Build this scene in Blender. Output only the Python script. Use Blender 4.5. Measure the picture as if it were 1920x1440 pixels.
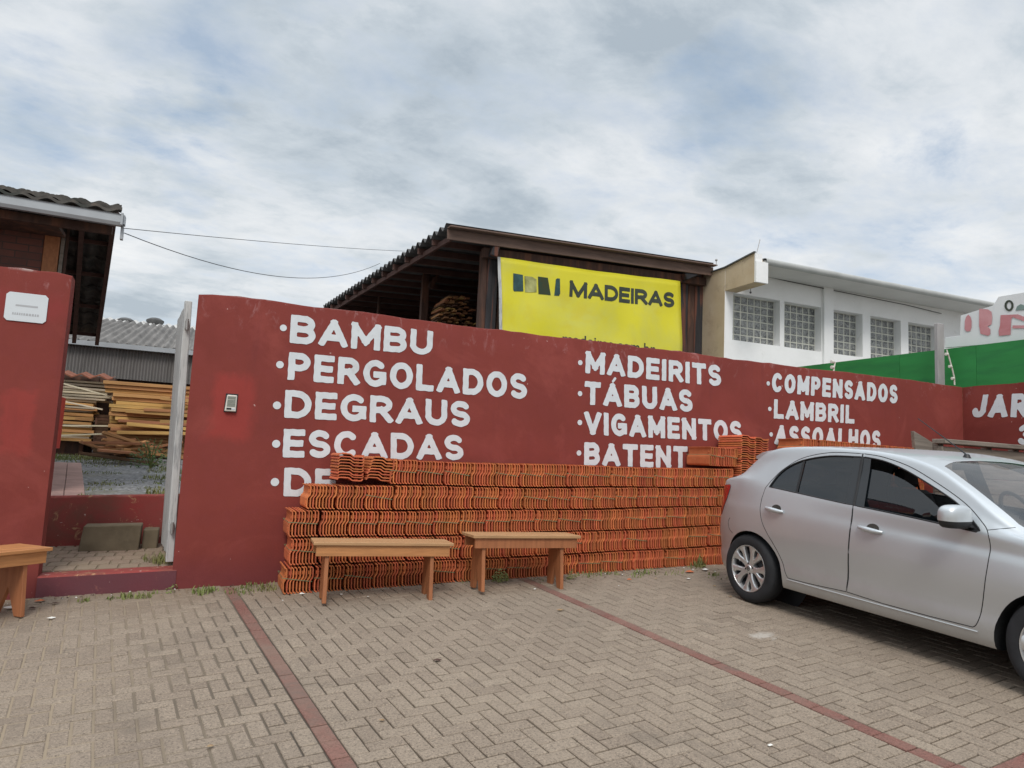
import bpy, bmesh, math, random
import numpy as np
from mathutils import Vector, Matrix
from mathutils.bvhtree import BVHTree

random.seed(7); np.random.seed(7)
for o in list(bpy.data.objects): bpy.data.objects.remove(o)
SC = bpy.context.scene
COL = SC.collection
R = math.radians

# ------------------------------------------------------------------ camera
EYE = Vector((0, 0, 1.652))
YAW, PITCH, ROLL = 0.40048, 0.10888, 0.04684
FPX = 1370.0                                   # focal length in photo pixels (1920 wide)
cyw, syw, cp, sp, cr, sr = math.cos(YAW), math.sin(YAW), math.cos(PITCH), math.sin(PITCH), math.cos(ROLL), math.sin(ROLL)
FW = Vector((syw*cp, cyw*cp, sp)); r0 = Vector((cyw, -syw, 0)); u0 = r0.cross(FW)
RT = cr*r0 + sr*u0; UP = -sr*r0 + cr*u0
cam = bpy.data.cameras.new('camera'); camo = bpy.data.objects.new('camera', cam); COL.objects.link(camo)
mw = Matrix.Identity(4)
for i, v in enumerate((RT, UP, -FW)):
    for k in range(3): mw[k][i] = v[k]
mw.translation = EYE; camo.matrix_world = mw
cam.sensor_width = 36; cam.lens = FPX/1920*36; cam.clip_start = .05; cam.clip_end = 2000
SC.camera = camo
SC.render.resolution_x, SC.render.resolution_y = 1024, 768

# ------------------------------------------------------------------ world, sun, exposure
SUN_EL, SUN_AZ = R(49), R(203)                 # azimuth clockwise from +Y: behind the camera, a little to the left
w = bpy.data.worlds.new('World'); SC.world = w; w.use_nodes = True
nt = w.node_tree; nt.nodes.clear()
def WN(t, **k):
    n = nt.nodes.new(t)
    for a, b in k.items(): setattr(n, a, b)
    return n
def wl(a, b): nt.links.new(a, b)
def wmath(op, a, b=None, c=None):
    n = WN('ShaderNodeMath', operation=op)
    for i, v in enumerate((a, b, c)):
        if v is None: continue
        if isinstance(v, (int, float)): n.inputs[i].default_value = v
        else: wl(v, n.inputs[i])
    return n.outputs[0]
def wramp(x, stops):
    n = WN('ShaderNodeValToRGB'); e = n.color_ramp.elements
    while len(e) < len(stops): e.new(.5)
    for q, (p, c) in zip(e, stops): q.position = p; q.color = c if len(c) == 4 else (*c, 1)
    wl(x, n.inputs[0]); return n.outputs[0]
def wmix(f, a, b, mode='MIX'):
    n = WN('ShaderNodeMix', data_type='RGBA', blend_type=mode)
    for i, v in ((0, f), (6, a), (7, b)):
        if isinstance(v, (int, float)): n.inputs[i].default_value = v
        elif isinstance(v, tuple): n.inputs[i].default_value = (*v, 1)
        else: wl(v, n.inputs[i])
    return n.outputs[2]
out = WN('ShaderNodeOutputWorld'); bg = WN('ShaderNodeBackground'); bg.inputs[1].default_value = .1
wl(bg.outputs[0], out.inputs[0])
sky = WN('ShaderNodeTexSky', sky_type='NISHITA', sun_disc=False, sun_elevation=SUN_EL, sun_rotation=SUN_AZ, air_density=1.0, dust_density=1.5, ozone_density=1.2)
tc = WN('ShaderNodeTexCoord'); sep = WN('ShaderNodeSeparateXYZ'); wl(tc.outputs['Generated'], sep.inputs[0])
dx, dy, dz = sep.outputs
dn = wmath('ADD', wmath('MAXIMUM', dz, 0.0), .16)
com = WN('ShaderNodeCombineXYZ'); wl(wmath('DIVIDE', dx, dn), com.inputs[0]); wl(wmath('DIVIDE', dy, dn), com.inputs[1])
mp = WN('ShaderNodeMapping'); wl(com.outputs[0], mp.inputs[0]); mp.inputs['Rotation'].default_value = (0, 0, R(-38)); mp.inputs['Scale'].default_value = (.85, 1.15, 1); mp.inputs['Location'].default_value = (3.1, 1.7, 0)
def wnoise(scale, detail, rough, dist, vec=None, off=0):
    n = WN('ShaderNodeTexNoise'); n.inputs['Scale'].default_value = scale; n.inputs['Detail'].default_value = detail
    n.inputs['Roughness'].default_value = rough; n.inputs['Distortion'].default_value = dist
    v = vec or mp.outputs[0]
    if off:
        a = WN('ShaderNodeVectorMath', operation='ADD'); wl(v, a.inputs[0]); a.inputs[1].default_value = (off, off*.7, off*.3); v = a.outputs[0]
    wl(v, n.inputs['Vector']); return n.outputs['Fac']
n_big = wnoise(1.25, 9, .60, .15)
n_mid = wnoise(3.3, 10, .64, .25, off=5.3)
n_cov = wnoise(1.15, 8, .55, .3, off=11.7)
shade = wmath('ADD', wmath('MULTIPLY', n_big, .6), wmath('MULTIPLY', n_mid, .4))
cloud = wramp(shade, [(.38, (3.6, 4.12, 4.62)), (.455, (4.85, 5.3, 5.7)), (.51, (6.0, 6.25, 6.5)), (.585, (7.0, 7.1, 7.2))])
# thin places where the blue shows through: some of the noise, some of the photo's own gaps (directions in the sky)
hole = wmath('SUBTRACT', .37, n_cov)
wn_ = WN('ShaderNodeTexNoise'); wn_.inputs['Scale'].default_value = 3.2; wn_.inputs['Detail'].default_value = 8; wn_.inputs['Roughness'].default_value = .6; wl(mp.outputs[0], wn_.inputs['Vector'])
wsub = WN('ShaderNodeVectorMath', operation='SUBTRACT'); wl(wn_.outputs['Color'], wsub.inputs[0]); wsub.inputs[1].default_value = (.5, .5, .5)
wsc = WN('ShaderNodeVectorMath', operation='SCALE'); wl(wsub.outputs[0], wsc.inputs[0]); wsc.inputs['Scale'].default_value = .34
wadd = WN('ShaderNodeVectorMath', operation='ADD'); wl(tc.outputs['Generated'], wadd.inputs[0]); wl(wsc.outputs[0], wadd.inputs[1]); warp = wadd.outputs[0]
def gap(px, py, rad, amt):
    global hole
    d = (FW + RT*((px-960)/FPX) - UP*((py-720)/FPX)).normalized()
    dv = WN('ShaderNodeVectorMath', operation='DISTANCE'); wl(warp, dv.inputs[0]); dv.inputs[1].default_value = d
    f = wmath('SUBTRACT', 1.0, wmath('DIVIDE', dv.outputs['Value'], rad)); f = wmath('MAXIMUM', f, 0.0)
    f = wmath('MULTIPLY', f, amt)
    hole = wmath('MAXIMUM', hole, wmath('ADD', f, wmath('MULTIPLY', wmath('SUBTRACT', n_mid, .5), 1.0)))
for g in ((1405, 195, .115, .23), (1330, 150, .085, .18), (375, 208, .075, .30), (60, 270, .11, .22), (290, 325, .09, .20), (400, 40, .13, .2), (1680, 520, .24, .16)): gap(*g)
mask = wramp(hole, [(0.0, (0, 0, 0)), (.26, (1, 1, 1))])
blue = wmix(.55, sky.outputs[0], (2.6, 3.9, 5.5))
col = wmix(wmath('MULTIPLY', mask, .62), cloud, blue)
# overcast sky: brighter overhead than low down
lift = wramp(dz, [(0.0, (.97, .99, 1.02)), (.10, (1.05, 1.05, 1.04)), (.50, (.93, .95, .97)), (.62, (1.0, 1.0, 1.0)), (.85, (2.0, 2.0, 2.0))])
col = wmix(1.0, col, lift, 'MULTIPLY')
wl(col, bg.inputs[0])
sun = bpy.data.lights.new('sun', 'SUN'); sun.energy = 1.5; sun.angle = R(20); sun.color = (1, .955, .89)
suno = bpy.data.objects.new('sun', sun); COL.objects.link(suno)
sd = Vector((math.sin(SUN_AZ)*math.cos(SUN_EL), math.cos(SUN_AZ)*math.cos(SUN_EL), math.sin(SUN_EL)))
suno.rotation_euler = sd.to_track_quat('Z', 'Y').to_euler(); suno.location = (-6, -10, 20)
SC.view_settings.view_transform = 'Standard'; SC.view_settings.look = 'None'; SC.view_settings.gamma = 1; SC.view_settings.exposure = 0.34
SC.render.engine = 'CYCLES'; SC.cycles.use_denoising = True; SC.cycles.max_bounces = 8; SC.cycles.transparent_max_bounces = 12

# ------------------------------------------------------------------ helpers
def ray(px, py): return FW + RT*((px-960)/FPX) - UP*((py-720)/FPX)
def at_y(px, py, y):                            # the point seen at a photo pixel on the upright plane Y = y
    d = ray(px, py); return EYE + d*(y/d.y)
def at_x(px, py, x):
    d = ray(px, py); return EYE + d*(x/d.x)
GX, GY = .0455, .066
def gz(x, y):                                   # the forecourt rises towards the wall and to the right
    e = .016*max(0, 5-y)*min(1, max(0, (x-3.4)/1.6))
    return GX*x + GY*y + e
def tag(o, label, cat, group=None, kind=None):
    if label: o['label'] = label
    if cat: o['category'] = cat
    if group: o['group'] = group
    if kind: o['kind'] = kind
    return o
def thing(name, label, cat, loc=(0, 0, 0), rotz=0, group=None):
    o = bpy.data.objects.new(name, None); COL.objects.link(o); o.empty_display_size = .2
    o.location = loc; o.rotation_euler = (0, 0, rotz)
    return tag(o, label, cat, group)
class MB:
    def __init__(s): s.v = []; s.f = []; s.m = []; s.mi = 0
    def add(s, vs, fs):
        n = len(s.v); s.v += [tuple(p) for p in vs]
        for f in fs: s.f.append([i+n for i in f]); s.m.append(s.mi)
    def box(s, x0, x1, y0, y1, z0, z1):
        s.add([(x0,y0,z0),(x1,y0,z0),(x1,y1,z0),(x0,y1,z0),(x0,y0,z1),(x1,y0,z1),(x1,y1,z1),(x0,y1,z1)],
              [(3,2,1,0),(4,5,6,7),(0,1,5,4),(1,2,6,5),(2,3,7,6),(3,0,4,7)])
    def hexa(s, p):                             # eight corners: bottom ring then top ring
        s.add(p, [(3,2,1,0),(4,5,6,7),(0,1,5,4),(1,2,6,5),(2,3,7,6),(3,0,4,7)])
    def bar(s, a, b, wd, ht, up=(0, 0, 1)):     # rectangular bar from a to b
        a, b = Vector(a), Vector(b); d = (b-a).normalized(); up = Vector(up)
        sx = d.cross(up).normalized()*(wd/2); uz = sx.cross(d).normalized()*(ht/2)
        s.hexa([a-sx-uz, a+sx-uz, b+sx-uz, b-sx-uz, a-sx+uz, a+sx+uz, b+sx+uz, b-sx+uz])
    def tube(s, pts, r, n=8, caps=True, closed=False):
        pts = [Vector(p) for p in pts]; N = len(pts); rings = []
        rr = r if isinstance(r, (list, tuple)) else [r]*N
        prev = None
        for i, p in enumerate(pts):
            t = (pts[(i+1) % N]-pts[i-1]) if closed else (pts[min(i+1, N-1)]-pts[max(i-1, 0)])
            t.normalize()
            if prev is None:
                q = Vector((0, 0, 1)) if abs(t.z) < .9 else Vector((1, 0, 0))
                e1 = t.cross(q).normalized()
            else:
                e1 = (prev - t*prev.dot(t)).normalized()
            prev = e1; e2 = t.cross(e1)
            rings.append([p + e1*(math.cos(2*math.pi*k/n)*rr[i]) + e2*(math.sin(2*math.pi*k/n)*rr[i]) for k in range(n)])
        vs = [q for ring in rings for q in ring]; fs = []
        M = N if closed else N-1
        for i in range(M):
            j = (i+1) % N
            for k in range(n): fs.append((i*n+k, i*n+(k+1) % n, j*n+(k+1) % n, j*n+k))
        if caps and not closed: fs += [tuple(range(n))[::-1], tuple((N-1)*n+k for k in range(n))]
        s.add(vs, fs)
    def lathe(s, prof, n=32, c=(0, 0, 0), axis='y'):      # prof: (radius, along-axis)
        vs, fs = [], []
        for rad, a in prof:
            for k in range(n):
                t = 2*math.pi*k/n; u, v = rad*math.cos(t), rad*math.sin(t)
                vs.append({'y': (u+c[0], a+c[1], v+c[2]), 'z': (u+c[0], v+c[1], a+c[2]), 'x': (a+c[0], u+c[1], v+c[2])}[axis])
        for i in range(len(prof)-1):
            for k in range(n): fs.append((i*n+k, i*n+(k+1) % n, (i+1)*n+(k+1) % n, (i+1)*n+k))
        s.add(vs, fs)
    def prism(s, poly, f, d0, d1):              # poly of 2D points, f(u, v, d) -> xyz
        n = len(poly); s.add([f(u, v, d0) for u, v in poly]+[f(u, v, d1) for u, v in poly],
            [tuple(range(n))[::-1], tuple(range(n, 2*n))]+[(i, (i+1) % n, n+(i+1) % n, n+i) for i in range(n)])
    def ball(s, c, r, n=10, m=6, sc=(1, 1, 1)):
        vs = []; fs = []
        for i in range(m+1):
            ph = math.pi*i/m
            for k in range(n):
                t = 2*math.pi*k/n
                vs.append((c[0]+r*sc[0]*math.sin(ph)*math.cos(t), c[1]+r*sc[1]*math.sin(ph)*math.sin(t), c[2]+r*sc[2]*math.cos(ph)))
        for i in range(m):
            for k in range(n): fs.append((i*n+k, (i+1)*n+k, (i+1)*n+(k+1) % n, i*n+(k+1) % n))
        s.add(vs, fs)
    def mesh(s, name, mats, smooth=False, bevel=0, weld=False):
        me = bpy.data.meshes.new(name); me.from_pydata(s.v, [], s.f)
        for m in (mats if isinstance(mats, (list, tuple)) else [mats]): me.materials.append(m)
        me.polygons.foreach_set('material_index', s.m)
        bm = bmesh.new(); bm.from_mesh(me)
        if weld: bmesh.ops.remove_doubles(bm, verts=bm.verts, dist=1e-5)
        bmesh.ops.recalc_face_normals(bm, faces=bm.faces)
        if bevel:
            ed = [e for e in bm.edges if len(e.link_faces) == 2 and e.calc_face_angle(0) > R(30)]
            bmesh.ops.bevel(bm, geom=ed, offset=bevel, segments=1, affect='EDGES', profile=.5, clamp_overlap=True)
        bm.to_mesh(me); bm.free()
        if smooth: smooth_mesh(me, smooth if smooth is not True else 40)
        me.update(); return me
    def build(s, name, mats, parent=None, smooth=False, bevel=0, loc=None, weld=False):
        return link(name, s.mesh(name, mats, smooth, bevel, weld), parent, loc)
def smooth_mesh(me, ang=40):
    bm = bmesh.new(); bm.from_mesh(me)
    for f in bm.faces: f.smooth = True
    for e in bm.edges:
        e.smooth = not (len(e.link_faces) == 2 and e.calc_face_angle(0) > R(ang))
    bm.to_mesh(me); bm.free()
def link(name, me, parent=None, loc=None):
    o = bpy.data.objects.new(name, me); COL.objects.link(o)
    if parent: o.parent = parent
    if loc is not None: o.location = loc
    return o

# ------------------------------------------------------------------ materials
class Mat:
    def __init__(s, name):
        s.m = bpy.data.materials.new(name); s.m.use_nodes = True; s.t = s.m.node_tree
        s.b = s.t.nodes['Principled BSDF']; s.co = None
    def n(s, t, **k):
        x = s.t.nodes.new(t)
        for a, b in k.items(): setattr(x, a, b)
        return x
    def l(s, a, b): s.t.links.new(a, b)
    def setv(s, sock, v):
        if isinstance(v, (int, float)): sock.default_value = v
        elif isinstance(v, (tuple, list)): sock.default_value = (*v, 1) if len(v) == 3 and sock.type == 'RGBA' else v
        else: s.l(v, sock)
    def math(s, op, a, b=None, c=None, clamp=False):
        x = s.n('ShaderNodeMath', operation=op, use_clamp=clamp)
        for i, v in enumerate((a, b, c)):
            if v is not None: s.setv(x.inputs[i], v)
        return x.outputs[0]
    def mix(s, f, a, b, mode='MIX'):
        x = s.n('ShaderNodeMix', data_type='RGBA', blend_type=mode)
        s.setv(x.inputs[0], f); s.setv(x.inputs[6], a); s.setv(x.inputs[7], b); return x.outputs[2]
    def coord(s, kind='Object', scale=(1, 1, 1), rnd=True):
        tc = s.n('ShaderNodeTexCoord'); mp = s.n('ShaderNodeMapping'); s.l(tc.outputs[kind], mp.inputs[0]); mp.inputs['Scale'].default_value = scale
        if rnd:
            oi = s.n('ShaderNodeObjectInfo'); v = s.n('ShaderNodeVectorMath', operation='SCALE'); v.inputs[0].default_value = (17.3, 9.1, 5.7); s.l(oi.outputs['Random'], v.inputs['Scale'])
            s.l(v.outputs[0], mp.inputs['Location'])
        return mp.outputs[0]
    def noise(s, scale, detail=4, rough=.55, dist=0, vec=None):
        x = s.n('ShaderNodeTexNoise'); x.inputs['Scale'].default_value = scale; x.inputs['Detail'].default_value = detail
        x.inputs['Roughness'].default_value = rough; x.inputs['Distortion'].default_value = dist
        s.l(vec or s.vec, x.inputs['Vector']); return x.outputs['Fac']
    def ramp(s, x, lo, hi): return s.maprange(x, lo, hi)
    def maprange(s, x, lo, hi, a=0., b=1.):
        r = s.n('ShaderNodeMapRange'); s.setv(r.inputs[0], x)
        for i, v in zip((1, 2, 3, 4), (lo, hi, a, b)): r.inputs[i].default_value = v
        return r.outputs[0]
    def bump(s, h, strength=.3, dist=.01):
        b = s.n('ShaderNodeBump'); b.inputs['Strength'].default_value = strength; b.inputs['Distance'].default_value = dist
        s.l(h, b.inputs['Height'])
        if s.b.inputs['Normal'].is_linked: s.l(s.b.inputs['Normal'].links[0].from_socket, b.inputs['Normal'])
        s.l(b.outputs[0], s.b.inputs['Normal'])
def M(name, col, rough=.8, var=.18, scale=4, stretch=(1, 1, 1), bump=.15, bscale=None, col2=None, metal=0, spec=.35, rnd=True, rv=.0, layers=(), bdist=.004, coordkind='Object', coat=0):
    k = Mat(name); k.vec = k.coord(coordkind, stretch, rnd)
    n1 = k.noise(scale, 6, .6, .2)
    c = k.mix(k.maprange(n1, .3, .7), tuple(x*(1-var) for x in col), tuple(min(1, x*(1+var)) for x in col) if col2 is None else col2)
    for (lc, ls, lo, hi, amt) in layers:
        c = k.mix(k.math('MULTIPLY', k.maprange(k.noise(ls, 7, .62, .3), lo, hi), amt), c, lc)
    if rv:
        oi = k.n('ShaderNodeObjectInfo'); hs = k.n('ShaderNodeHueSaturation'); k.setv(hs.inputs['Color'], c)
        k.l(k.maprange(oi.outputs['Random'], 0, 1, 1-rv, 1+rv), hs.inputs['Value'])
        wn = k.n('ShaderNodeTexWhiteNoise', noise_dimensions='1D'); k.l(oi.outputs['Random'], wn.inputs['W'])
        k.l(k.maprange(wn.outputs['Value'], 0, 1, .5-rv*.05, .5+rv*.05), hs.inputs['Hue']); c = hs.outputs[0]
    k.setv(k.b.inputs['Base Color'], c); k.b.inputs['Roughness'].default_value = rough; k.b.inputs['Metallic'].default_value = metal
    k.b.inputs['Specular IOR Level'].default_value = spec
    if coat: k.b.inputs['Coat Weight'].default_value = coat; k.b.inputs['Coat Roughness'].default_value = .05
    if bump: k.bump(k.noise(bscale or scale*12, 6, .65), bump, bdist)
    return k.m
def wall_mat(name, patches=()):
    k = Mat(name); k.vec = k.coord('Object', (1, 1, 1), False)
    c = k.mix(k.maprange(k.noise(1.3, 6, .6, .3), .3, .7), (.174, .037, .030), (.210, .044, .035))
    c = k.mix(k.math('MULTIPLY', k.maprange(k.noise(6, 8, .7), .45, .75), .35), c, (.205, .045, .046))
    sx = k.n('ShaderNodeSeparateXYZ'); k.l(k.vec, sx.inputs[0]); X, Z = sx.outputs[0], sx.outputs[2]
    nz = k.math('MULTIPLY', k.math('SUBTRACT', k.noise(4.5, 6, .65), .5), .26)
    for (x0, x1, z0, z1, pc, amt, soft) in patches:             # places painted over with a fresher coat
        qx = k.math('ABSOLUTE', k.math('SUBTRACT', k.math('ADD', X, nz), (x0+x1)/2)); qz = k.math('ABSOLUTE', k.math('SUBTRACT', k.math('ADD', Z, nz), (z0+z1)/2))
        fx = k.maprange(qx, (x1-x0)/2-soft, (x1-x0)/2, 1, 0); fz = k.maprange(qz, (z1-z0)/2-soft, (z1-z0)/2, 1, 0)
        c = k.mix(k.math('MULTIPLY', k.math('MULTIPLY', fx, fz), amt), c, pc)
    # old rain streaks and rubbed, faded areas
    rs = k.coord('Object', (6, 6, .55), False)
    c = k.mix(k.math('MULTIPLY', k.math('MULTIPLY', k.maprange(k.noise(1.6, 8, .7, .2, rs), .52, .72), k.maprange(k.noise(.8, 4), .42, .6)), .5), c, (.145, .034, .031))
    c = k.mix(k.math('MULTIPLY', k.maprange(k.noise(.9, 7, .68, .8), .53, .66), .35), c, (.31, .075, .062))
    # chalky streaks and peeling along the coping, splashed dirt at the foot
    st = k.coord('Object', (4, 4, 2.2), False)
    top = k.maprange(k.math('ADD', Z, k.math('MULTIPLY', k.noise(3, 4), .25)), 2.86, 3.14)
    c = k.mix(k.math('MULTIPLY', k.math('MULTIPLY', top, k.maprange(k.noise(2.2, 8, .75, .6, st), .56, .68)), .35), c, (.50, .32, .32))
    edge = k.maprange(Z, 3.036, 3.058)
    c = k.mix(k.math('MULTIPLY', k.math('MULTIPLY', edge, k.maprange(k.noise(4, 6, .7), .50, .64)), .6), c, (.52, .46, .43))
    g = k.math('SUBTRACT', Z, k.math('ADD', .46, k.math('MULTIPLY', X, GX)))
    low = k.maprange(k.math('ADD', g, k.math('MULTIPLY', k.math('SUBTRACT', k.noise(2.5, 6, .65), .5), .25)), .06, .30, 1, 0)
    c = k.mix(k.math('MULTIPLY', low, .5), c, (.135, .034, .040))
    chip = k.maprange(k.noise(19, 3, .5), .735, .755)
    c = k.mix(k.math('MULTIPLY', chip, .7), c, (.5, .36, .33))
    k.setv(k.b.inputs['Base Color'], c); k.b.inputs['Roughness'].default_value = .8; k.b.inputs['Specular IOR Level'].default_value = .15
    k.bump(k.noise(5, 4, .5), .25, .02); k.bump(k.noise(70, 5, .7), .22, .004)
    return k.m
# ------------------------------------------------------------------ material set
WHITEPAINT = M('white_lettering_paint', (.62, .66, .69), .65, .06, 8, bump=.12, layers=(((.47, .44, .44), 7, .58, .74, .5), ((.36, .14, .13), 17, .68, .74, .55)))
OLDWHITE = M('weathered_white_paint', (.55, .56, .55), .8, .15, 3, (14, 14, 1.2), .3, 30, layers=(((.20, .21, .22), 3.0, .48, .62, .75), ((.30, .24, .18), 9, .62, .7, .6)))
WOOD_BENCH = [M('bench_wood_pale', (.43, .250, .125), .55, .16, 2, (2, 26, 26), .12, 40, layers=(((.36, .19, .085), 1.4, .5, .75, .5),)),
              M('bench_wood_red', (.35, .135, .058), .5, .18, 2, (14, 14, 1.5), .12, 40, layers=(((.24, .085, .04), 1.2, .5, .75, .5),)),
              M('bench_wood_orange', (.47, .215, .085), .42, .18, 2, (2, 26, 26), .1, 40, layers=(((.33, .13, .05), 1.4, .5, .75, .6),))]
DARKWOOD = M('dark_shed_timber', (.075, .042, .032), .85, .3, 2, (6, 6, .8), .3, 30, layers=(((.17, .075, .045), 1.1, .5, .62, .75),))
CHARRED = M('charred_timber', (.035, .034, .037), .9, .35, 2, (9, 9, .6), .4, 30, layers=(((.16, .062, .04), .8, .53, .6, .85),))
SOFFIT = M('brown_soffit_timber', (.10, .052, .042), .85, .25, 3, (1, 6, 1), .2)
FASCIA = M('fascia_timber', (.155, .10, .078), .8, .25, 2, (.6, 6, 6), .25, layers=(((.08, .06, .05), 1.5, .5, .7, .6),))
GREYWOOD = M('weathered_grey_timber', (.215, .185, .155), .85, .3, 2, (1, 14, 14), .4, 30, layers=(((.11, .09, .075), 1.1, .5, .7, .7), ((.36, .31, .26), 2.6, .58, .72, .6)))
FIBRO = M('fibre_cement_sheet', (.19, .18, .17), .9, .3, 1.5, (2.5, .5, 1), .25, layers=(((.09, .085, .08), 2.2, .45, .7, .65),))
FIBRO_DARK = M('old_fibre_cement_edge', (.10, .10, .10), .9, .3, 3, bump=.3)
FIBRO_PALE = M('pale_fibre_cement', (.52, .51, .49), .9, .15, 2, bump=.2)
TILEROOF = M('mossy_clay_roof', (.085, .078, .070), .95, .45, 5, bump=.7, bscale=45, layers=(((.045, .05, .045), 7, .5, .65, .8), ((.19, .15, .12), 11, .58, .7, .5)))
ZINC = M('zinc_gutter', (.37, .39, .41), .45, .10, 3, bump=.04, metal=.25)
CLAY = M('terracotta_tile', (.54, .152, .058), .82, .14, 6, bump=.12, bscale=90, rv=.20, layers=(((.40, .115, .05), 3.0, .52, .7, .6), ((.62, .27, .13), 9, .60, .72, .4)))
STRAP = M('green_plastic_strap', (.17, .20, .105), .5, .15, 5, bump=0)
BRICK = None
CONCRETE = M('stained_concrete', (.150, .118, .078), .92, .25, 5, bump=.4, bscale=40, layers=(((.10, .075, .045), 4, .48, .66, .7),))
def beige_mat():
    k = Mat('bare_beige_render'); k.vec = k.coord('Object', (1, 1, 1), False)
    c = k.mix(k.maprange(k.noise(2.2, 6, .6), .3, .7), (.47, .36, .235), (.55, .45, .315))
    c = k.mix(k.math('MULTIPLY', k.maprange(k.noise(3.5, 7, .7, .5), .55, .70), .5), c, (.28, .21, .15))
    dv = k.n('ShaderNodeVectorMath', operation='DISTANCE'); mp = k.n('ShaderNodeMapping'); k.l(k.vec, mp.inputs[0]); mp.inputs['Scale'].default_value = (0, 1.4, .8)
    k.l(mp.outputs[0], dv.inputs[0]); dv.inputs[1].default_value = (0, (13.75-16)*1.4, (6.15-1.5)*.8)          # soot where the shed once burned
    soot = k.maprange(k.math('ADD', dv.outputs['Value'], k.math('MULTIPLY', k.math('SUBTRACT', k.noise(2.5, 7, .7, .6), .5), .9)), .25, .85, 1, 0)
    c = k.mix(k.math('MULTIPLY', soot, .85), c, (.055, .050, .048))
    k.setv(k.b.inputs['Base Color'], c); k.b.inputs['Roughness'].default_value = .9; k.bump(k.noise(25, 6, .65), .2, .006); return k.m
BEIGE = beige_mat()
WHITEWALL = M('white_house_paint', (.84, .845, .845), .75, .03, 1.5, bump=.06, bscale=25, layers=(((.70, .71, .70), 1.2, .50, .72, .5), ((.58, .57, .54), 3.5, .62, .74, .5)))
SLABGREY = M('grey_slab_edge', (.42, .43, .42), .85, .12, 2, bump=.1)
MORTAR = M('block_mortar', (.60, .60, .53), .85, .1, 6, bump=.1)
GREEN = M('green_painted_board', (.024, .215, .052), .55, .12, 1.2, (1, 1, 5), .08, layers=(((.018, .15, .046), .9, .48, .66, .7),))
POSTGREY = M('grey_post', (.33, .32, .32), .85, .15, 3, (4, 4, 1), .2)
YELLOW = M('yellow_banner_vinyl', (.71, .645, .035), .5, .05, .9, bump=.02, layers=(((.60, .58, .13), .8, .45, .7, .8), ((.66, .55, .02), 1.6, .55, .7, .5)))
BLACKTXT = M('banner_black_print', (.045, .055, .04), .6, .2, 4, bump=0)
OLIVETXT = M('banner_olive_print', (.10, .09, .02), .6, .5, 6, bump=0, col2=(.02, .05, .03))
PALETXT = M('banner_faded_print', (.30, .30, .06), .6, .5, 4, bump=0, col2=(.52, .52, .22))
BLUETXT = M('banner_blue_print', (.03, .075, .075), .6, .4, 6, bump=0)
REDTXT = M('sign_red_letter', (.55, .15, .17), .6, .2, 2, bump=0, col2=(.62, .33, .35))
LEAFTXT = M('sign_leaf_green', (.20, .28, .26), .6, .1, 4, bump=0)
SIGNWHITE = M('white_sign_board', (.70, .72, .73), .6, .06, 1, bump=.02)
GREYTXT = M('faint_grey_print', (.42, .43, .45), .6, .06, 4, bump=0)
PLAQUE = M('white_plaque', (.60, .64, .67), .5, .04, 2, bump=.02)
RUBBER = M('tyre_rubber', (.022, .023, .026), .75, .25, 9, bump=.15, bscale=60)
BLACKPL = M('black_plastic', (.020, .021, .023), .45, .15, 6, bump=.05)
GLOSSBLK = M('gloss_black_trim', (.030, .034, .038), .22, .1, 3, bump=0, spec=.5)
DARKIN = M('dark_car_interior', (.022, .021, .022), .85, .2, 5, bump=.1)
ALLOY = M('silver_alloy', (.62, .63, .64), .28, .05, 4, bump=0, metal=.75)
ALLOYDK = M('shadowed_alloy_barrel', (.10, .10, .11), .5, .1, 4, bump=0, metal=.5)
UNDER = M('dusty_underbody', (.045, .040, .035), .9, .3, 4, bump=.2)
REDLAMP = M('red_lamp_lens', (.42, .012, .018), .12, .2, 4, bump=0, spec=.6, coat=.6)
CHROME = M('bright_metal', (.75, .76, .78), .2, .03, 4, bump=0, metal=1)
STEEL = M('bare_steel', (.35, .34, .33), .5, .15, 6, bump=.1, metal=.6)
CABLE = M('black_cable', (.06, .06, .065), .6, .1, 4, bump=0)
REDBOARD = M('bright_red_board', (.48, .03, .022), .5, .1, 2, bump=.05)
PLASTIC = M('aged_white_plastic', (.62, .60, .54), .5, .06, 6, bump=.03)
GRILLE = M('speaker_grille', (.20, .21, .18), .6, .3, 160, bump=.3, bscale=400)
LUMBER = [M('fresh_yellow_lumber', (.50, .285, .105), .75, .2, 2, (1.2, 20, 20), .2, 40, rv=.3, layers=(((.40, .21, .08), 1.2, .5, .7, .5),)),
          M('reddish_lumber', (.36, .165, .075), .8, .2, 2, (1.2, 20, 20), .2, 40, rv=.25),
          M('pale_grey_lumber', (.55, .47, .35), .8, .15, 2, (1.2, 20, 20), .2, 40, rv=.25),
          M('dark_brown_lumber', (.13, .07, .042), .85, .25, 2, (1.2, 16, 16), .2, 40, rv=.3)]
GRASS = M('grass_blades', (.155, .19, .055), .7, .35, 3, bump=0, rnd=True, coordkind='Object', layers=(((.25, .22, .09), 2, .42, .62, .7),))
LEAF = M('weed_leaves', (.065, .115, .035), .7, .3, 6, bump=0)
DEADLEAF = M('dry_leaf', (.28, .13, .055), .8, .4, 20, bump=0, col2=(.42, .33, .20))
PAPER = M('white_litter', (.68, .67, .63), .8, .06, 20, bump=0)
PINKSLAB = M('pinkish_concrete_slab', (.36, .23, .20), .9, .16, 5, bump=.3, bscale=50, layers=(((.20, .14, .12), 4, .55, .7, .5),))
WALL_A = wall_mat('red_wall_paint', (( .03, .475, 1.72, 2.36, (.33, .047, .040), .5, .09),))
WALL_B = wall_mat('red_wall_paint_left', ((-1.50, -1.22, 1.50, 2.07, (.33, .05, .043), .42, .05), (-1.9, -1.04, 2.62, 2.92, (.27, .040, .042), .35, .12)))
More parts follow.
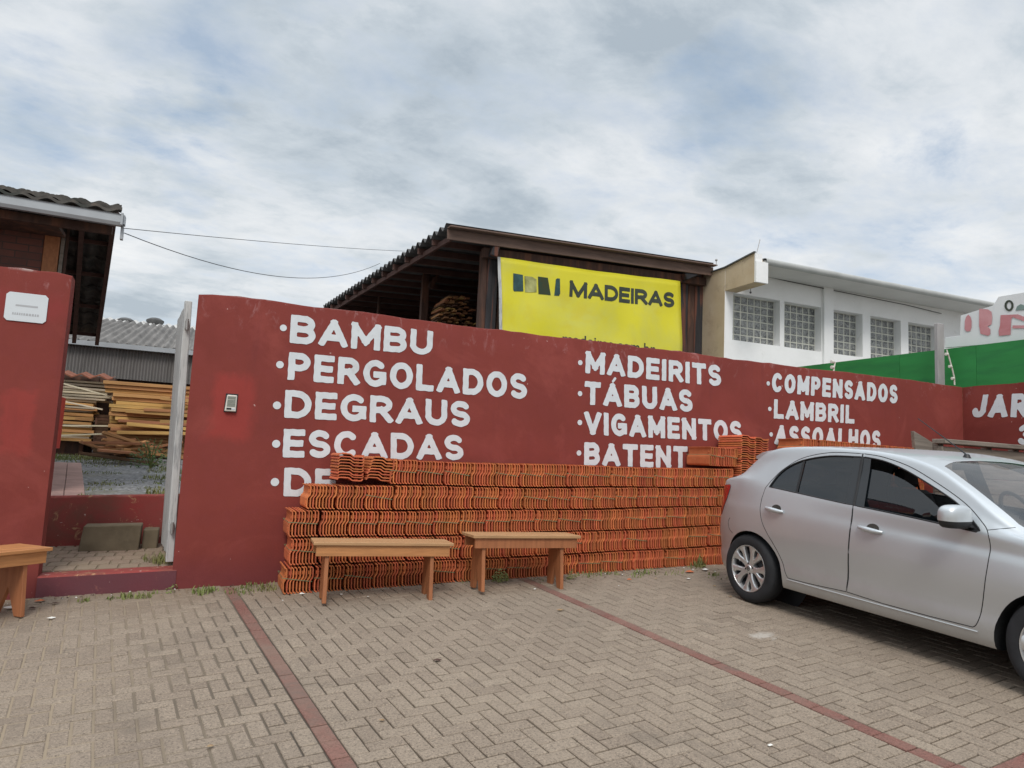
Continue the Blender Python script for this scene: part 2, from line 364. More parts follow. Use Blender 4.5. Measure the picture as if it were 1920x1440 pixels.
WALL_C = wall_mat('red_wall_paint_side')
def sill_mat():
    k = Mat('scuffed_red_paint'); k.vec = k.coord('Object', (1, 1, 1), False)
    c = k.mix(k.maprange(k.noise(2.0, 6, .6, .3), .35, .7), (.27, .034, .030), (.20, .048, .038))
    c = k.mix(k.math('MULTIPLY', k.maprange(k.noise(2.6, 8, .72, .6), .45, .62), .55), c, (.125, .062, .038))
    c = k.mix(k.math('MULTIPLY', k.maprange(k.noise(7, 7, .75, 1.4), .585, .66), .75), c, (.42, .25, .13))
    c = k.mix(k.math('MULTIPLY', k.maprange(k.noise(15, 4, .6), .655, .675), .8), c, (.5, .38, .34))
    k.setv(k.b.inputs['Base Color'], c); k.b.inputs['Roughness'].default_value = .8
    k.bump(k.noise(30, 6, .7), .3, .006); return k.m
SILLRED = sill_mat()
def sillmaroon():
    k = Mat('damp_maroon_paint'); k.vec = k.coord('Object', (1, 1, 1), False)
    c = k.mix(k.maprange(k.noise(2.0, 6, .6, .3), .35, .7), (.135, .030, .040), (.115, .036, .046))
    c = k.mix(k.math('MULTIPLY', k.maprange(k.noise(11, 6, .7, .8), .60, .70), .6), c, (.30, .11, .09))
    c = k.mix(k.math('MULTIPLY', k.maprange(k.noise(18, 4, .6), .69, .71), .7), c, (.5, .38, .34))
    k.setv(k.b.inputs['Base Color'], c); k.b.inputs['Roughness'].default_value = .75
    k.bump(k.noise(30, 6, .7), .3, .006); return k.m
SILLMAROON = sillmaroon()
def brick_mat():
    k = Mat('brown_brickwork'); k.vec = k.coord('Object', (1, 1, 1), False)
    sw = k.n('ShaderNodeSeparateXYZ'); k.l(k.vec, sw.inputs[0]); cb = k.n('ShaderNodeCombineXYZ'); k.l(k.math('ADD', sw.outputs[0], sw.outputs[1]), cb.inputs[0]); k.l(sw.outputs[2], cb.inputs[1])
    b = k.n('ShaderNodeTexBrick'); k.l(cb.outputs[0], b.inputs['Vector']); b.inputs['Scale'].default_value = 1; b.inputs['Brick Width'].default_value = .23; b.inputs['Row Height'].default_value = .075; b.inputs['Mortar Size'].default_value = .006
    for i, c in ((1, (.17, .062, .045)), (2, (.12, .045, .035)), (3, (.07, .045, .038))): b.inputs[i].default_value = (*c, 1)
    k.setv(k.b.inputs['Base Color'], k.mix(k.maprange(k.noise(5, 6, .7), .4, .7), b.outputs[0], (.10, .05, .04))); k.b.inputs['Roughness'].default_value = .9
    k.bump(b.outputs['Fac'], -.4, .006); return k.m
BRICK = brick_mat()
def ground_hit(px, py):
    d = ray(px, py); t = 3.0
    for _ in range(40): q = EYE+d*t; t = t*(EYE.z-gz(q.x, q.y))/max(.01, EYE.z-q.z)
    return EYE+d*t
PAINTSPOT = ground_hit(1432, 1192)
def attr_mat(name, cols, rough, dirt=(), bump=.4, bscale=60):
    """paving whose tone per paver comes from the 'tone' attribute"""
    k = Mat(name); k.vec = k.coord('Object', (1, 1, 1), False)
    a = k.n('ShaderNodeAttribute', attribute_name='tone'); r = k.n('ShaderNodeValToRGB'); e = r.color_ramp.elements
    while len(e) < len(cols): e.new(.5)
    for i, (q, c) in enumerate(zip(e, cols)): q.position = i/(len(cols)-1); q.color = (*c, 1)
    k.l(a.outputs['Fac'], r.inputs[0]); c = r.outputs[0]
    sp = k.noise(80, 5, .8); c = k.mix(k.math('MULTIPLY', k.maprange(sp, .50, .60), .8), c, tuple(x*.42 for x in cols[1])); c = k.mix(k.math('MULTIPLY', k.maprange(k.noise(95, 4, .8), .54, .64), .6), c, tuple(min(1, x*1.75) for x in cols[1]))
    for (dc, ds, lo, hi, amt) in dirt: c = k.mix(k.math('MULTIPLY', k.maprange(k.noise(ds, 7, .62, .4), lo, hi), amt), c, dc)
    sx = k.n('ShaderNodeSeparateXYZ'); k.l(k.vec, sx.inputs[0])
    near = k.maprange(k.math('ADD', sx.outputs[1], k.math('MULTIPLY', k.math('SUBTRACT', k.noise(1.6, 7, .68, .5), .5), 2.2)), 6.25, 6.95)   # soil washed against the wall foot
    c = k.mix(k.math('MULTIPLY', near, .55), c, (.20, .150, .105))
    dv = k.n('ShaderNodeVectorMath', operation='DISTANCE'); mpp = k.n('ShaderNodeMapping'); k.l(k.vec, mpp.inputs[0]); mpp.inputs['Scale'].default_value = (1, 1.6, 0)
    k.l(mpp.outputs[0], dv.inputs[0]); dv.inputs[1].default_value = (PAINTSPOT.x, PAINTSPOT.y*1.6, 0)                       # a splash of old white paint
    spot = k.maprange(k.math('ADD', dv.outputs['Value'], k.math('MULTIPLY', k.math('SUBTRACT', k.noise(6, 7, .75, 1), .5), .5)), .05, .13, 1, 0)
    c = k.mix(k.math('MULTIPLY', spot, .6), c, (.48, .45, .41))
    k.setv(k.b.inputs['Base Color'], c); k.b.inputs['Roughness'].default_value = rough; k.b.inputs['Specular IOR Level'].default_value = .25
    k.bump(k.noise(bscale, 4, .6), bump*.6, .004); k.bump(sp, bump, .003); return k.m
PAVER = attr_mat('concrete_paver', ((.200, .158, .123), (.265, .214, .166), (.32, .263, .204)), .9, (((.20, .165, .13), .45, .48, .68, .45), ((.36, .30, .23), .8, .55, .75, .3), ((.15, .125, .10), 2.3, .58, .74, .5), ((.13, .11, .095), .33, .55, .66, .35), ((.33, .27, .20), 3.5, .62, .72, .4)))
REDPAVER = attr_mat('red_concrete_paver', ((.170, .080, .066), (.205, .098, .080), (.24, .122, .10)), .9, (((.22, .165, .13), 1.1, .42, .66, .65), ((.15, .12, .10), 4, .52, .7, .6)))
def sand_mat():
    k = Mat('joint_sand'); k.vec = k.coord('Object', (1, 1, 1), False)
    sx = k.n('ShaderNodeSeparateXYZ'); k.l(k.vec, sx.inputs[0])
    pale = k.maprange(k.math('ADD', sx.outputs[0], k.math('MULTIPLY', k.noise(1.1, 5), 1.6)), .2, 1.4, 1, .0)
    c = k.mix(k.math('MULTIPLY', pale, .8), (.080, .066, .052), (.34, .27, .19))
    near = k.maprange(k.math('ADD', sx.outputs[1], k.math('MULTIPLY', k.noise(2.1, 6, .65), 1.1)), 7.05, 7.45)
    c = k.mix(k.math('MULTIPLY', near, .9), c, (.20, .15, .10))
    k.setv(k.b.inputs['Base Color'], c); k.b.inputs['Roughness'].default_value = .95; k.bump(k.noise(120, 4, .7), .5, .006); return k.m
SAND = sand_mat()
def ground_mat(name, c1, c2, c3, sc=2.):
    k = Mat(name); k.vec = k.coord('Object', (1, 1, 1), False)
    v = k.n('ShaderNodeTexVoronoi'); v.inputs['Scale'].default_value = 22; k.l(k.vec, v.inputs['Vector'])
    c = k.mix(k.maprange(k.noise(sc, 7, .6), .35, .65), c1, c2); sv = k.n('ShaderNodeSeparateColor'); k.l(v.outputs['Color'], sv.inputs[0]); c = k.mix(k.maprange(sv.outputs[0], .1, .9, .75, 0), c, c3); c = k.mix(k.math('MULTIPLY', k.maprange(v.outputs['Distance'], .2, .7), .6), c, c3)
    c = k.mix(k.math('MULTIPLY', k.maprange(k.noise(.7, 8, .7, .5), .52, .62), .5), c, (.16, .15, .10))
    k.setv(k.b.inputs['Base Color'], c); k.b.inputs['Roughness'].default_value = .95; k.bump(v.outputs['Distance'], .8, .02); return k.m
GRAVEL = ground_mat('grey_gravel', (.30, .30, .30), (.41, .41, .40), (.10, .10, .105))
STREET = ground_mat('worn_concrete_ground', (.24, .21, .18), (.29, .25, .21), (.20, .18, .15))

# ------------------------------------------------------------------ setting: ground, forecourt, yard
def gridmesh(name, xs, ys, zf, mat):
    b = MB(); n = len(ys)
    b.add([(x, y, zf(x, y)) for x in xs for y in ys], [(i*n+j, (i+1)*n+j, (i+1)*n+j+1, i*n+j+1) for i in range(len(xs)-1) for j in range(n-1)])
    o = b.build(name, mat); o['kind'] = 'structure'; return o
XS = [-220, -80, -30, -14, -8, -4, 0, 4, 8, 11, 14, 30, 80, 220]
def zstreet(x, y): return gz(max(-9, min(x, 14)), max(-6, min(y, 7.2))) - .03
gridmesh('ground', XS, [-220, -80, -30, -12, -6, -3, 0, 2.5, 5, 6, 7.1], zstreet, STREET)
def yz(x, y):                                   # yard level, rising gently to the back
    return 1.10 + .047*(min(y, 22)-8.4) + .012*max(-3, min(x, 12))
gridmesh('yard_ground', [-220, -60, -20, -8, -4, -1.4], [7.12, 8.4, 12, 18, 24, 60, 240], yz, GRAVEL)
gridmesh('yard_ground', [-1.4, -.05], [8.52, 12, 18, 24, 60, 240], yz, GRAVEL)
gridmesh('yard_ground', [-.05, 3, 8, 12, 30, 80, 220], [7.12, 8.4, 12, 18, 24, 60, 240], yz, GRAVEL)
# herringbone paving laid square to the parking lines
PA = math.atan2(.112, 1.0)                       # the lines lean a little to the left going in
E_T = Vector((-math.sin(PA), math.cos(PA), 0)); E_S = Vector((math.cos(PA), math.sin(PA), 0))
O2 = Vector((.372, 6.75, 0)) - E_S*.05
CELL = .0949
X_MIN, X_MAX, Y_MIN, Y_MAX = -4.2, 9.9, .4, 6.985
def st2xy(s, t): return O2 + E_S*s + E_T*t
LINES = [-27, 0, 27, 54, 81]
T_CROSS = -50                                    # cross line of red pavers at the foot of the bays to the right
grey, red = [], []
def rect(s0, s1, t0, t1, lst):
    c = st2xy((s0+s1)/2*CELL, (t0+t1)/2*CELL)
    if X_MIN < c.x < X_MAX and Y_MIN < c.y < Y_MAX: lst.append((s0, s1, t0, t1))
for ci in range(-57, 108):
    for cj in range(-76, 14):
        d = (ci-cj) % 4
        inline = ci in LINES
        incross = cj in (T_CROSS, T_CROSS-1) and ci > 27
        if inline:
            if cj % 2 == 0: rect(ci, ci+1, cj, cj+2, red)
            continue
        if incross:
            if (ci+cj) % 2 == 0 and (ci+1) not in LINES: rect(ci, ci+2, cj, cj+1, red)
            elif (ci+cj) % 2 == 0: rect(ci, ci+1, cj, cj+1, red)
            elif (ci-1) in LINES: rect(ci, ci+1, cj, cj+1, red)
            continue
        def free(a, b): return a not in LINES and not (b in (T_CROSS, T_CROSS-1) and a > 27)
        if d == 0: rect(ci, ci+2 if free(ci+1, cj) else ci+1, cj, cj+1, grey)
        elif d == 1 and not free(ci-1, cj): rect(ci, ci+1, cj, cj+1, grey)
        elif d == 3: rect(ci, ci+1, cj, cj+2 if free(ci, cj+1) else cj+1, grey)
        elif d == 2 and not free(ci, cj-1): rect(ci, ci+1, cj, cj+1, grey)
def pavers(name, lst, mat, h):
    vs, fs, tone = [], [], []
    for (s0, s1, t0, t1) in lst:
        c = st2xy((s0+s1)/2*CELL, (t0+t1)/2*CELL)
        gapw = .0032 + .0018*random.random() + (.0022 if c.x < .6 else 0)
        ch = .005
        a0, a1, b0, b1 = s0*CELL+gapw, s1*CELL-gapw, t0*CELL+gapw, t1*CELL-gapw
        rot = random.gauss(0, .008); oz = random.gauss(0, .0011); tx, ty = random.gauss(0, .006), random.gauss(0, .006)
        tn = min(1, max(0, random.gauss(.5, .13)))
        n = len(vs); cs, ct = (a0+a1)/2, (b0+b1)/2
        for k, (ins, dz_) in enumerate(((0, -.022), (0, -ch*.8), (ch, 0))):
            for (s, t) in ((a0+ins, b0+ins), (a1-ins, b0+ins), (a1-ins, b1-ins), (a0+ins, b1-ins)):
                ds, dt = s-cs, t-ct; s_, t_ = cs+ds*math.cos(rot)-dt*math.sin(rot), ct+ds*math.sin(rot)+dt*math.cos(rot)
                p = st2xy(s_, t_); vs.append((p.x, p.y, gz(p.x, p.y)+h+dz_+oz+ds*tx+dt*ty))
        for k in (0, 4):
            for i in range(4): fs.append((n+k+i, n+k+(i+1) % 4, n+k+4+(i+1) % 4, n+k+4+i)); tone.append(tn)
        fs.append((n+8, n+9, n+10, n+11)); tone.append(tn)
    me = bpy.data.meshes.new(name); me.from_pydata(vs, [], fs); me.materials.append(mat)
    at = me.attributes.new('tone', 'FLOAT', 'FACE'); at.data.foreach_set('value', tone); me.update()
    o = link(name, me); o['kind'] = 'structure'; return o
pavers('pavement', grey, PAVER, 0)
pavers('parking_line', red, REDPAVER, .001)
gridmesh('pavement_sand', list(np.linspace(-4.3, 9.92, 60)), list(np.linspace(.3, 7.0, 24)), lambda x, y: gz(x, y)-.012+.007*min(1, max(0, (.9-x)/.8)), SAND)

# ------------------------------------------------------------------ red boundary walls
WT = 3.046
def wall_mesh(x0, x1, y0, y1, zt, name, mat, nx, round_l=False, round_r=False, base=None):
    """a rendered wall along X with a slightly uneven coping"""
    b = MB(); xs = list(np.linspace(x0, x1, nx)); rg = random.Random(3)
    base = base or (lambda x: gz(x, 7)-.12)
    def edge(x): return zt + rg.gauss(0, .0035) + .006*math.sin(x*1.7) + .004*math.sin(x*5.1)
    rings = []
    for x in xs:
        e1, e2 = edge(x), edge(x); rd = .018
        if (round_l and x == x0) or (round_r and x == x1): e1 -= .014; e2 -= .014
        yy0, yy1 = (y0+.012, y1-.012) if (round_l and x == x0) or (round_r and x == x1) else (y0, y1)
        rings.append([(x, yy0, base(x)), (x, yy0, e1-rd-.004), (x, yy0+.006, e1-.005), (x, yy0+rd+.006, e1), (x, yy1-rd, e2), (x, yy1, e2-rd), (x, yy1, base(x))])
    n = 7; vs = [p for r_ in rings for p in r_]; fs = []
    for i in range(len(xs)-1):
        for k in range(n-1): fs.append((i*n+k, (i+1)*n+k, (i+1)*n+k+1, i*n+k+1))
        fs.append((i*n+n-1, (i+1)*n+n-1, (i+1)*n, i*n))
    fs += [tuple(range(n)), tuple(range((len(xs)-1)*n, len(xs)*n))[::-1]]
    b.add(vs, fs); return b.build(name, mat, smooth=50)
def ins(x0, x1, nx): return None
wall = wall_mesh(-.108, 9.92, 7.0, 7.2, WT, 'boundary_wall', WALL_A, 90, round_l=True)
tag(wall, 'long red painted wall listing timber goods in white hand-painted letters', 'wall')
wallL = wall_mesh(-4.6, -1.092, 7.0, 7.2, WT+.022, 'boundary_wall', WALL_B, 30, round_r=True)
tag(wallL, 'short red wall panel with the white plaque, beside the gateway', 'wall')
def side_wall():
    b = MB(); ys = list(np.linspace(7.0, 1.0, 40)); rg = random.Random(9)
    for i in range(len(ys)-1):
        a, c = ys[i], ys[i+1]; za, zc = WT-.012+rg.gauss(0, .003), WT-.012+rg.gauss(0, .003)
        b.add([(9.921, a, .2), (9.921, c, .2), (9.921, c, zc), (9.921, a, za), (10.1, a, .2), (10.1, c, .2), (10.1, c, zc), (10.1, a, za)],
              [(0, 3, 2, 1), (4, 5, 6, 7), (3, 7, 6, 2)])
    b.add([(9.921, 1, .2), (10.1, 1, .2), (10.1, 1, WT-.012), (9.921, 1, WT-.012)], [(0, 1, 2, 3)])
    b.add([(9.921, 7.0, .2), (10.1, 7.0, .2), (10.1, 7.0, WT-.012), (9.921, 7.0, WT-.012)], [(0, 3, 2, 1)])
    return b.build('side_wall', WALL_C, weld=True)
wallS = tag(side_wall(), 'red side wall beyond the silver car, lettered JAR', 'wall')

# ---- painted lettering: strokes as distance fields, outlined by marching squares
def arc(cx, cy, rx, ry, a0, a1, n=14):
    return [(cx+rx*math.cos(R(a0+(a1-a0)*i/n)), cy+ry*math.sin(R(a0+(a1-a0)*i/n))) for i in range(n+1)]
GL = {  # width, straight strokes, curved strokes; the box 0..1 is the stroke centre line
 'A': (.80, [((0,0),(.5,1)),((1,0),(.5,1)),((.2,.27),(.8,.27))], []),
 'B': (.66, [((0,0),(0,1)),((0,1),(.55,1)),((0,.52),(.6,.52)),((0,0),(.6,0))], [arc(.55,.76,.40,.24,90,-90), arc(.60,.26,.40,.26,90,-90)]),
 'C': (.70, [], [arc(.52,.5,.52,.5,48,312,26)]),
 'D': (.72, [((0,0),(0,1)),((0,1),(.4,1)),((0,0),(.4,0))], [arc(.4,.5,.6,.5,90,-90,20)]),
 'E': (.56, [((0,0),(0,1)),((0,1),(1,1)),((0,.5),(.9,.5)),((0,0),(1,0))], []),
 'G': (.74, [((.60,.45),(1,.45)),((1,.45),(1,.12))], [arc(.52,.5,.52,.5,50,318,26)]),
 'H': (.68, [((0,0),(0,1)),((1,0),(1,1)),((0,.5),(1,.5))], []),
 'I': (.001, [((0,0),(0,1))], []),
 'J': (.52, [((1,.3),(1,1))], [arc(.5,.3,.5,.3,0,-165,16)]),
 'L': (.54, [((0,0),(0,1)),((0,0),(1,0))], []),
 'M': (.86, [((0,0),(0,1)),((1,0),(1,1)),((0,1),(.5,.22)),((1,1),(.5,.22))], []),
 'N': (.70, [((0,0),(0,1)),((1,0),(1,1)),((0,1),(1,0))], []),
 'O': (.76, [], [arc(.5,.5,.5,.5,0,360,32)]),
 'P': (.62, [((0,0),(0,1)),((0,1),(.5,1)),((0,.44),(.5,.44))], [arc(.5,.72,.5,.28,90,-90)]),
 'R': (.66, [((0,0),(0,1)),((0,1),(.5,1)),((0,.46),(.5,.46)),((.5,.46),(1,0))], [arc(.5,.73,.46,.27,90,-90)]),
 'S': (.60, [], [arc(.5,.745,.48,.255,35,270,18)+arc(.5,.245,.5,.245,90,-145,18)]),
 'T': (.66, [((.5,0),(.5,1)),((0,1),(1,1))], []),
 'U': (.66, [((0,.36),(0,1)),((1,.36),(1,1))], [arc(.5,.36,.5,.36,180,360,18)]),
 'V': (.78, [((0,1),(.5,0)),((1,1),(.5,0))], []),
 '3': (.56, [], [arc(.5,.76,.46,.24,150,-90,18), arc(.5,.26,.5,.26,90,-150,18)]),
}
def word_mesh(b, text, quad, put, weight=.23, gapf=.13, wob=.012, rows=30):
    """text into quad (TL, BL, TR, BR on the wall) - put(u, v) maps metres on the wall to 3D"""
    (tl, bl, tr, br) = quad
    hgt = (abs(tl[1]-bl[1])+abs(tr[1]-br[1]))/2; wid = ((tr[0]-tl[0])+(br[0]-bl[0]))/2
    asp = wid/hgt; t = weight
    nat = sum(GL[c.replace('Á', 'A')][0]+t for c in text) + gapf*(len(text)-1)
    kx = (asp - t*len(text) - gapf*(len(text)-1))/(nat - t*len(text) - gapf*(len(text)-1))
    x = 0; N = rows; rg = random.Random(text)
    for ch in text:
        base = ch.replace('Á', 'A'); w_, lines, curves = GL[base]; wc = w_*kx; full = wc+t
        h = t/2; sy = 1-t
        segL = [((a[0]*wc+h, a[1]*sy+h), (c[0]*wc+h, c[1]*sy+h)) for a, c in lines]
        segC = [((p[0]*wc+h, p[1]*sy+h), (q[0]*wc+h, q[1]*sy+h)) for cu in curves for p, q in zip(cu, cu[1:])]
        acc = []
        if ch == 'Á': acc = [((full/2+.02, 1.09), (full/2+.13, 1.22))]
        st = 1/N; nx = int(full/st)+5; ny = N+4+(9 if acc else 0)
        gx_, gy_ = np.meshgrid((np.arange(nx)-2)*st, (np.arange(ny)-2)*st, indexing='ij')
        D = np.full(gx_.shape, 9.)
        def seg(a, c, boxy, hh=h):
            a, c = np.array(a), np.array(c); L = np.linalg.norm(c-a); d = (c-a)/L
            u = (gx_-a[0])*d[0]+(gy_-a[1])*d[1]; v = -(gx_-a[0])*d[1]+(gy_-a[1])*d[0]
            if boxy:
                rr = .20*hh; ex = hh; qx = np.abs(u-L/2)-(L/2+ex-rr); qy = np.abs(v)-(hh-rr)
                return np.hypot(np.maximum(qx, 0), np.maximum(qy, 0))+np.minimum(np.maximum(qx, qy), 0)-rr
            return np.hypot(u-np.clip(u, 0, L), v)-hh
        for a, c in segL: D = np.minimum(D, seg(a, c, True))
        for a, c in segC: D = np.minimum(D, seg(a, c, False))
        D = np.maximum(D, np.abs(gy_-.5)-.5)
        for a, c in acc: D = np.minimum(D, seg(a, c, True, .055))
        D += wob*(np.sin(gx_*19+rg.random()*6)*np.sin(gy_*17+rg.random()*6))*.6
        ids = {}
        def vid(key, px, py):
            if key not in ids:
                f = (x+px)/asp; top = (tl[0]+(tr[0]-tl[0])*f, tl[1]+(tr[1]-tl[1])*f); bot = (bl[0]+(br[0]-bl[0])*f, bl[1]+(br[1]-bl[1])*f)
                ids[key] = len(b.v); b.v.append(put(bot[0]+(top[0]-bot[0])*py, bot[1]+(top[1]-bot[1])*py))
            return ids[key]
        for i in range(nx-1):
            for j in range(ny-1):
                cs = [(i, j), (i+1, j), (i+1, j+1), (i, j+1)]; ds = [D[c] for c in cs]
                if min(ds) >= 0: continue
                poly = []
                for k in range(4):
                    p, q = cs[k], cs[(k+1) % 4]; dp, dq = ds[k], ds[(k+1) % 4]
                    if dp < 0: poly.append(vid(p, (p[0]-2)*st, (p[1]-2)*st))
                    if (dp < 0) != (dq < 0):
                        f = dp/(dp-dq); poly.append(vid((min(p, q), max(p, q)), (p[0]-2+f*(q[0]-p[0]))*st, (p[1]-2+f*(q[1]-p[1]))*st))
                if len(poly) >= 3: b.f.append(poly); b.m.append(0)
        x += full+gapf
def onwall(px, py): p = at_y(px, py, 7.0); return (p.x, p.z)
def bullet(b, c, rad, put):
    n = len(b.v); b.v += [put(c[0]+rad*math.cos(2*math.pi*k/18), c[1]+rad*math.sin(2*math.pi*k/18)) for k in range(18)]; b.f.append(list(range(n, n+18))); b.m.append(0)
Z8 = lambda x, y: (340+x/2.526, 540+y/2.526)
ZB = lambda x, y: (1060+x/5.0526, 640+y/5.0526)
ZC = lambda x, y: (1300+x/3.097, 440+y/3.097)
WORDS = [('BAMBU', Z8, (520,125), (512,260), (1193,205), (1187,320), (483,189), .031),
 ('PERGOLADOS', Z8, (510,303), (502,434), (1638,408), (1636,528), (467,363), .034),
 ('DEGRAUS', Z8, (493,482), (486,614), (1368,538), (1366,660), (453,556), .036),
 ('ESCADAS', Z8, (486,667), (479,802), (1334,697), (1337,816), (449,738), .036),
 ('DE', Z8, (488,850), (483,986), (738,858), (738,992), (443,919), .037),
 ('MADEIRITS', ZB, (195,90), (187,300), (1472,228), (1475,428), (140,202), .028),
 ('TÁBUAS', ZB, (183,376), (180,598), (1198,460), (1207,672), (138,495), .028),
 ('VIGAMENTOS', ZB, (178,663), (178,882), (1668,758), (1672,955), (136,769), .029),
 ('BATENT', ZB, (178,955), (176,1172), (1155,996), (1155,1206), (128,1058), .029),
 ('COMPENSADOS', ZC, (458,800), (453,912), (1186,874), (1184,982), (434,864), .027),
 ('LAMBRIL', ZC, (468,955), (466,1067), (936,992), (934,1098), (443,1012), .027),
 ('ASSOALHOS', ZC, (478,1104), (470,1218), (1087,1138), (1086,1250), (451,1160), .027)]
put_w = lambda u, v: (u, 6.9965, v)
for (t, Z, tl, bl, tr, br, bu, br_) in WORDS:
    b = MB(); word_mesh(b, t, [onwall(*Z(*q)) for q in (tl, bl, tr, br)], put_w, .235 if Z is Z8 else .245)
    bullet(b, onwall(*Z(*bu)), br_, put_w)
    me = bpy.data.meshes.new('painted_word'); me.from_pydata(b.v, [], b.f); me.materials.append(WHITEPAINT)
    o = link('painted_word', me, wall); o['label'] = 'white painted word %s after a round bullet' % t
def onside(px, py): p = at_x(px, py, 9.92); return (-p.y, p.z)
put_s = lambda u, v: (9.9175, -u, v)
b = MB(); q1 = [onside(*ZC(1640, 930)), onside(*ZC(1612, 1062)), onside(*ZC(1945, 921)), onside(*ZC(1945, 1060))]
word_mesh(b, 'JAR', q1, put_s, .25)
o = MBm = bpy.data.meshes.new('painted_word'); MBm.from_pydata(b.v, [], b.f); MBm.materials.append(WHITEPAINT); o = link('painted_word', MBm, wallS); o['label'] = 'white painted letters JAR'
b = MB(); q2 = [onside(*ZC(1888, 1104)), onside(*ZC(1880, 1222)), onside(*ZC(1975, 1100)), onside(*ZC(1975, 1222))]
word_mesh(b, '3', q2, put_s, .25)
MBm = bpy.data.meshes.new('painted_number'); MBm.from_pydata(b.v, [], b.f); MBm.materials.append(WHITEPAINT); link('painted_number', MBm, wallS)

# ------------------------------------------------------------------ gateway: sill, landing, riser, blocks, gate
b = MB(); b.mi = 0
xs = list(np.linspace(-1.092, -.075, 12)); rg = random.Random(5)
for i in range(11):
    a, c = xs[i], xs[i+1]; za, zc = .575+.047*(a+1.09), .575+.047*(c+1.09)
    b.mi = 1; b.add([(a, 7.003, gz(a, 7)-.1), (c, 7.003, gz(c, 7)-.1), (c, 7.003, zc-.012), (a, 7.003, za-.012)], [(0, 1, 2, 3)])
    b.mi = 0; b.add([(a, 7.003, za-.012), (c, 7.003, zc-.012), (c, 7.02, zc), (a, 7.02, za), (c, 7.198, zc+.004), (a, 7.198, za+.004)], [(0, 1, 2, 3), (3, 2, 4, 5)])
b.build('gate_sill', [SILLRED, SILLMAROON], weld=True)
tag(bpy.context.scene.objects['gate_sill'], 'low maroon gate sill with chipped edge across the gateway', 'sill')
def zland(x, y): return .592+.03*(x+1.09)+.05*(y-7.2)
def landing():
    lst = []; vs, fs, tone = [], [], []
    for i in range(-1, 12):
        for j in range(0, 7):
            off = .1*(j % 2)
            x0, x1 = -1.5+i*.2*.8+off*.8, -1.5+(i+1)*.2*.8+off*.8; y0, y1 = 7.2+j*.19, 7.2+(j+1)*.19
            x0, x1 = max(x0, -1.42), min(x1, -.02)
            if x1-x0 < .03: continue
            g = .006; n = len(vs)
            for dz_, q in ((-.03, 0), (0, .004)):
                for (x, y) in ((x0+g+q, y0+g+q), (x1-g-q, y0+g+q), (x1-g-q, y1-g-q), (x0+g+q, y1-g-q)): vs.append((x, y, zland(x, y)+dz_))
            for k in range(4): fs.append((n+k, n+(k+1) % 4, n+4+(k+1) % 4, n+4+k)); tone.append(random.random())
            fs.append((n+4, n+5, n+6, n+7)); tone.append(random.random())
    me = bpy.data.meshes.new('landing_paving'); me.from_pydata(vs, [], fs); me.materials.append(LANDP)
    at = me.attributes.new('tone', 'FLOAT', 'FACE'); at.data.foreach_set('value', tone)
    o = link('landing_paving', me); o['kind'] = 'structure'
LANDP = attr_mat('worn_pink_grey_paver', ((.29, .20, .165), (.36, .255, .205), (.31, .25, .20)), .9, (((.32, .25, .18), 2.2, .45, .65, .8), ((.15, .13, .12), 6, .60, .70, .7)))
landing()
gridmesh('landing_bed', [-1.5, -.8, -.0], [7.2, 8.5], lambda x, y: zland(x, y)-.008, SAND)
b = MB(); n = 12; xs = list(np.linspace(-1.45, -.05, n+1)); rg = random.Random(2)
for i in range(n):
    a, c = xs[i], xs[i+1]; za, zc = 1.128+.044*(a+1.28), 1.128+.044*(c+1.28)
    ja, jc = (.006*math.sin(a*23), .006*math.sin(c*23))
    b.add([(a, 8.4, .5), (c, 8.4, .5), (c, 8.4, zc-.015+jc), (a, 8.4, za-.015+ja), (c, 8.41, zc+jc), (a, 8.41, za+ja), (c, 8.53, zc), (a, 8.53, za)], [(0, 1, 2, 3), (3, 2, 4, 5), (5, 4, 6, 7)])
b.add([(-1.45, 8.4, .5), (-1.45, 8.53, .5), (-1.45, 8.53, 1.12), (-1.45, 8.41, 1.115)], [(0, 1, 2, 3)])
tag(b.build('riser_wall', SILLRED, weld=True), 'knee-high scuffed red retaining step behind the gateway landing', 'retaining wall')
b = MB(); b.mi = 0
b.hexa([(-.956, 8.06, .63), (-.445, 8.045, .64), (-.445, 8.27, .64), (-.956, 8.28, .63), (-.930, 8.07, .875), (-.433, 8.06, .893), (-.433, 8.26, .90), (-.93, 8.27, .882)])
tag(b.build('concrete_step', CONCRETE, bevel=.008), 'long mossy concrete block set down as a step before the red riser', 'step')
b = MB(); b.hexa([(-.425, 8.13, .64), (-.285, 8.125, .645), (-.285, 8.33, .645), (-.425, 8.335, .64), (-.420, 8.13, .84), (-.282, 8.125, .847), (-.282, 8.33, .85), (-.42, 8.335, .845)])
tag(b.build('concrete_block', CONCRETE, bevel=.008), 'small square concrete block beside the long step', 'block')
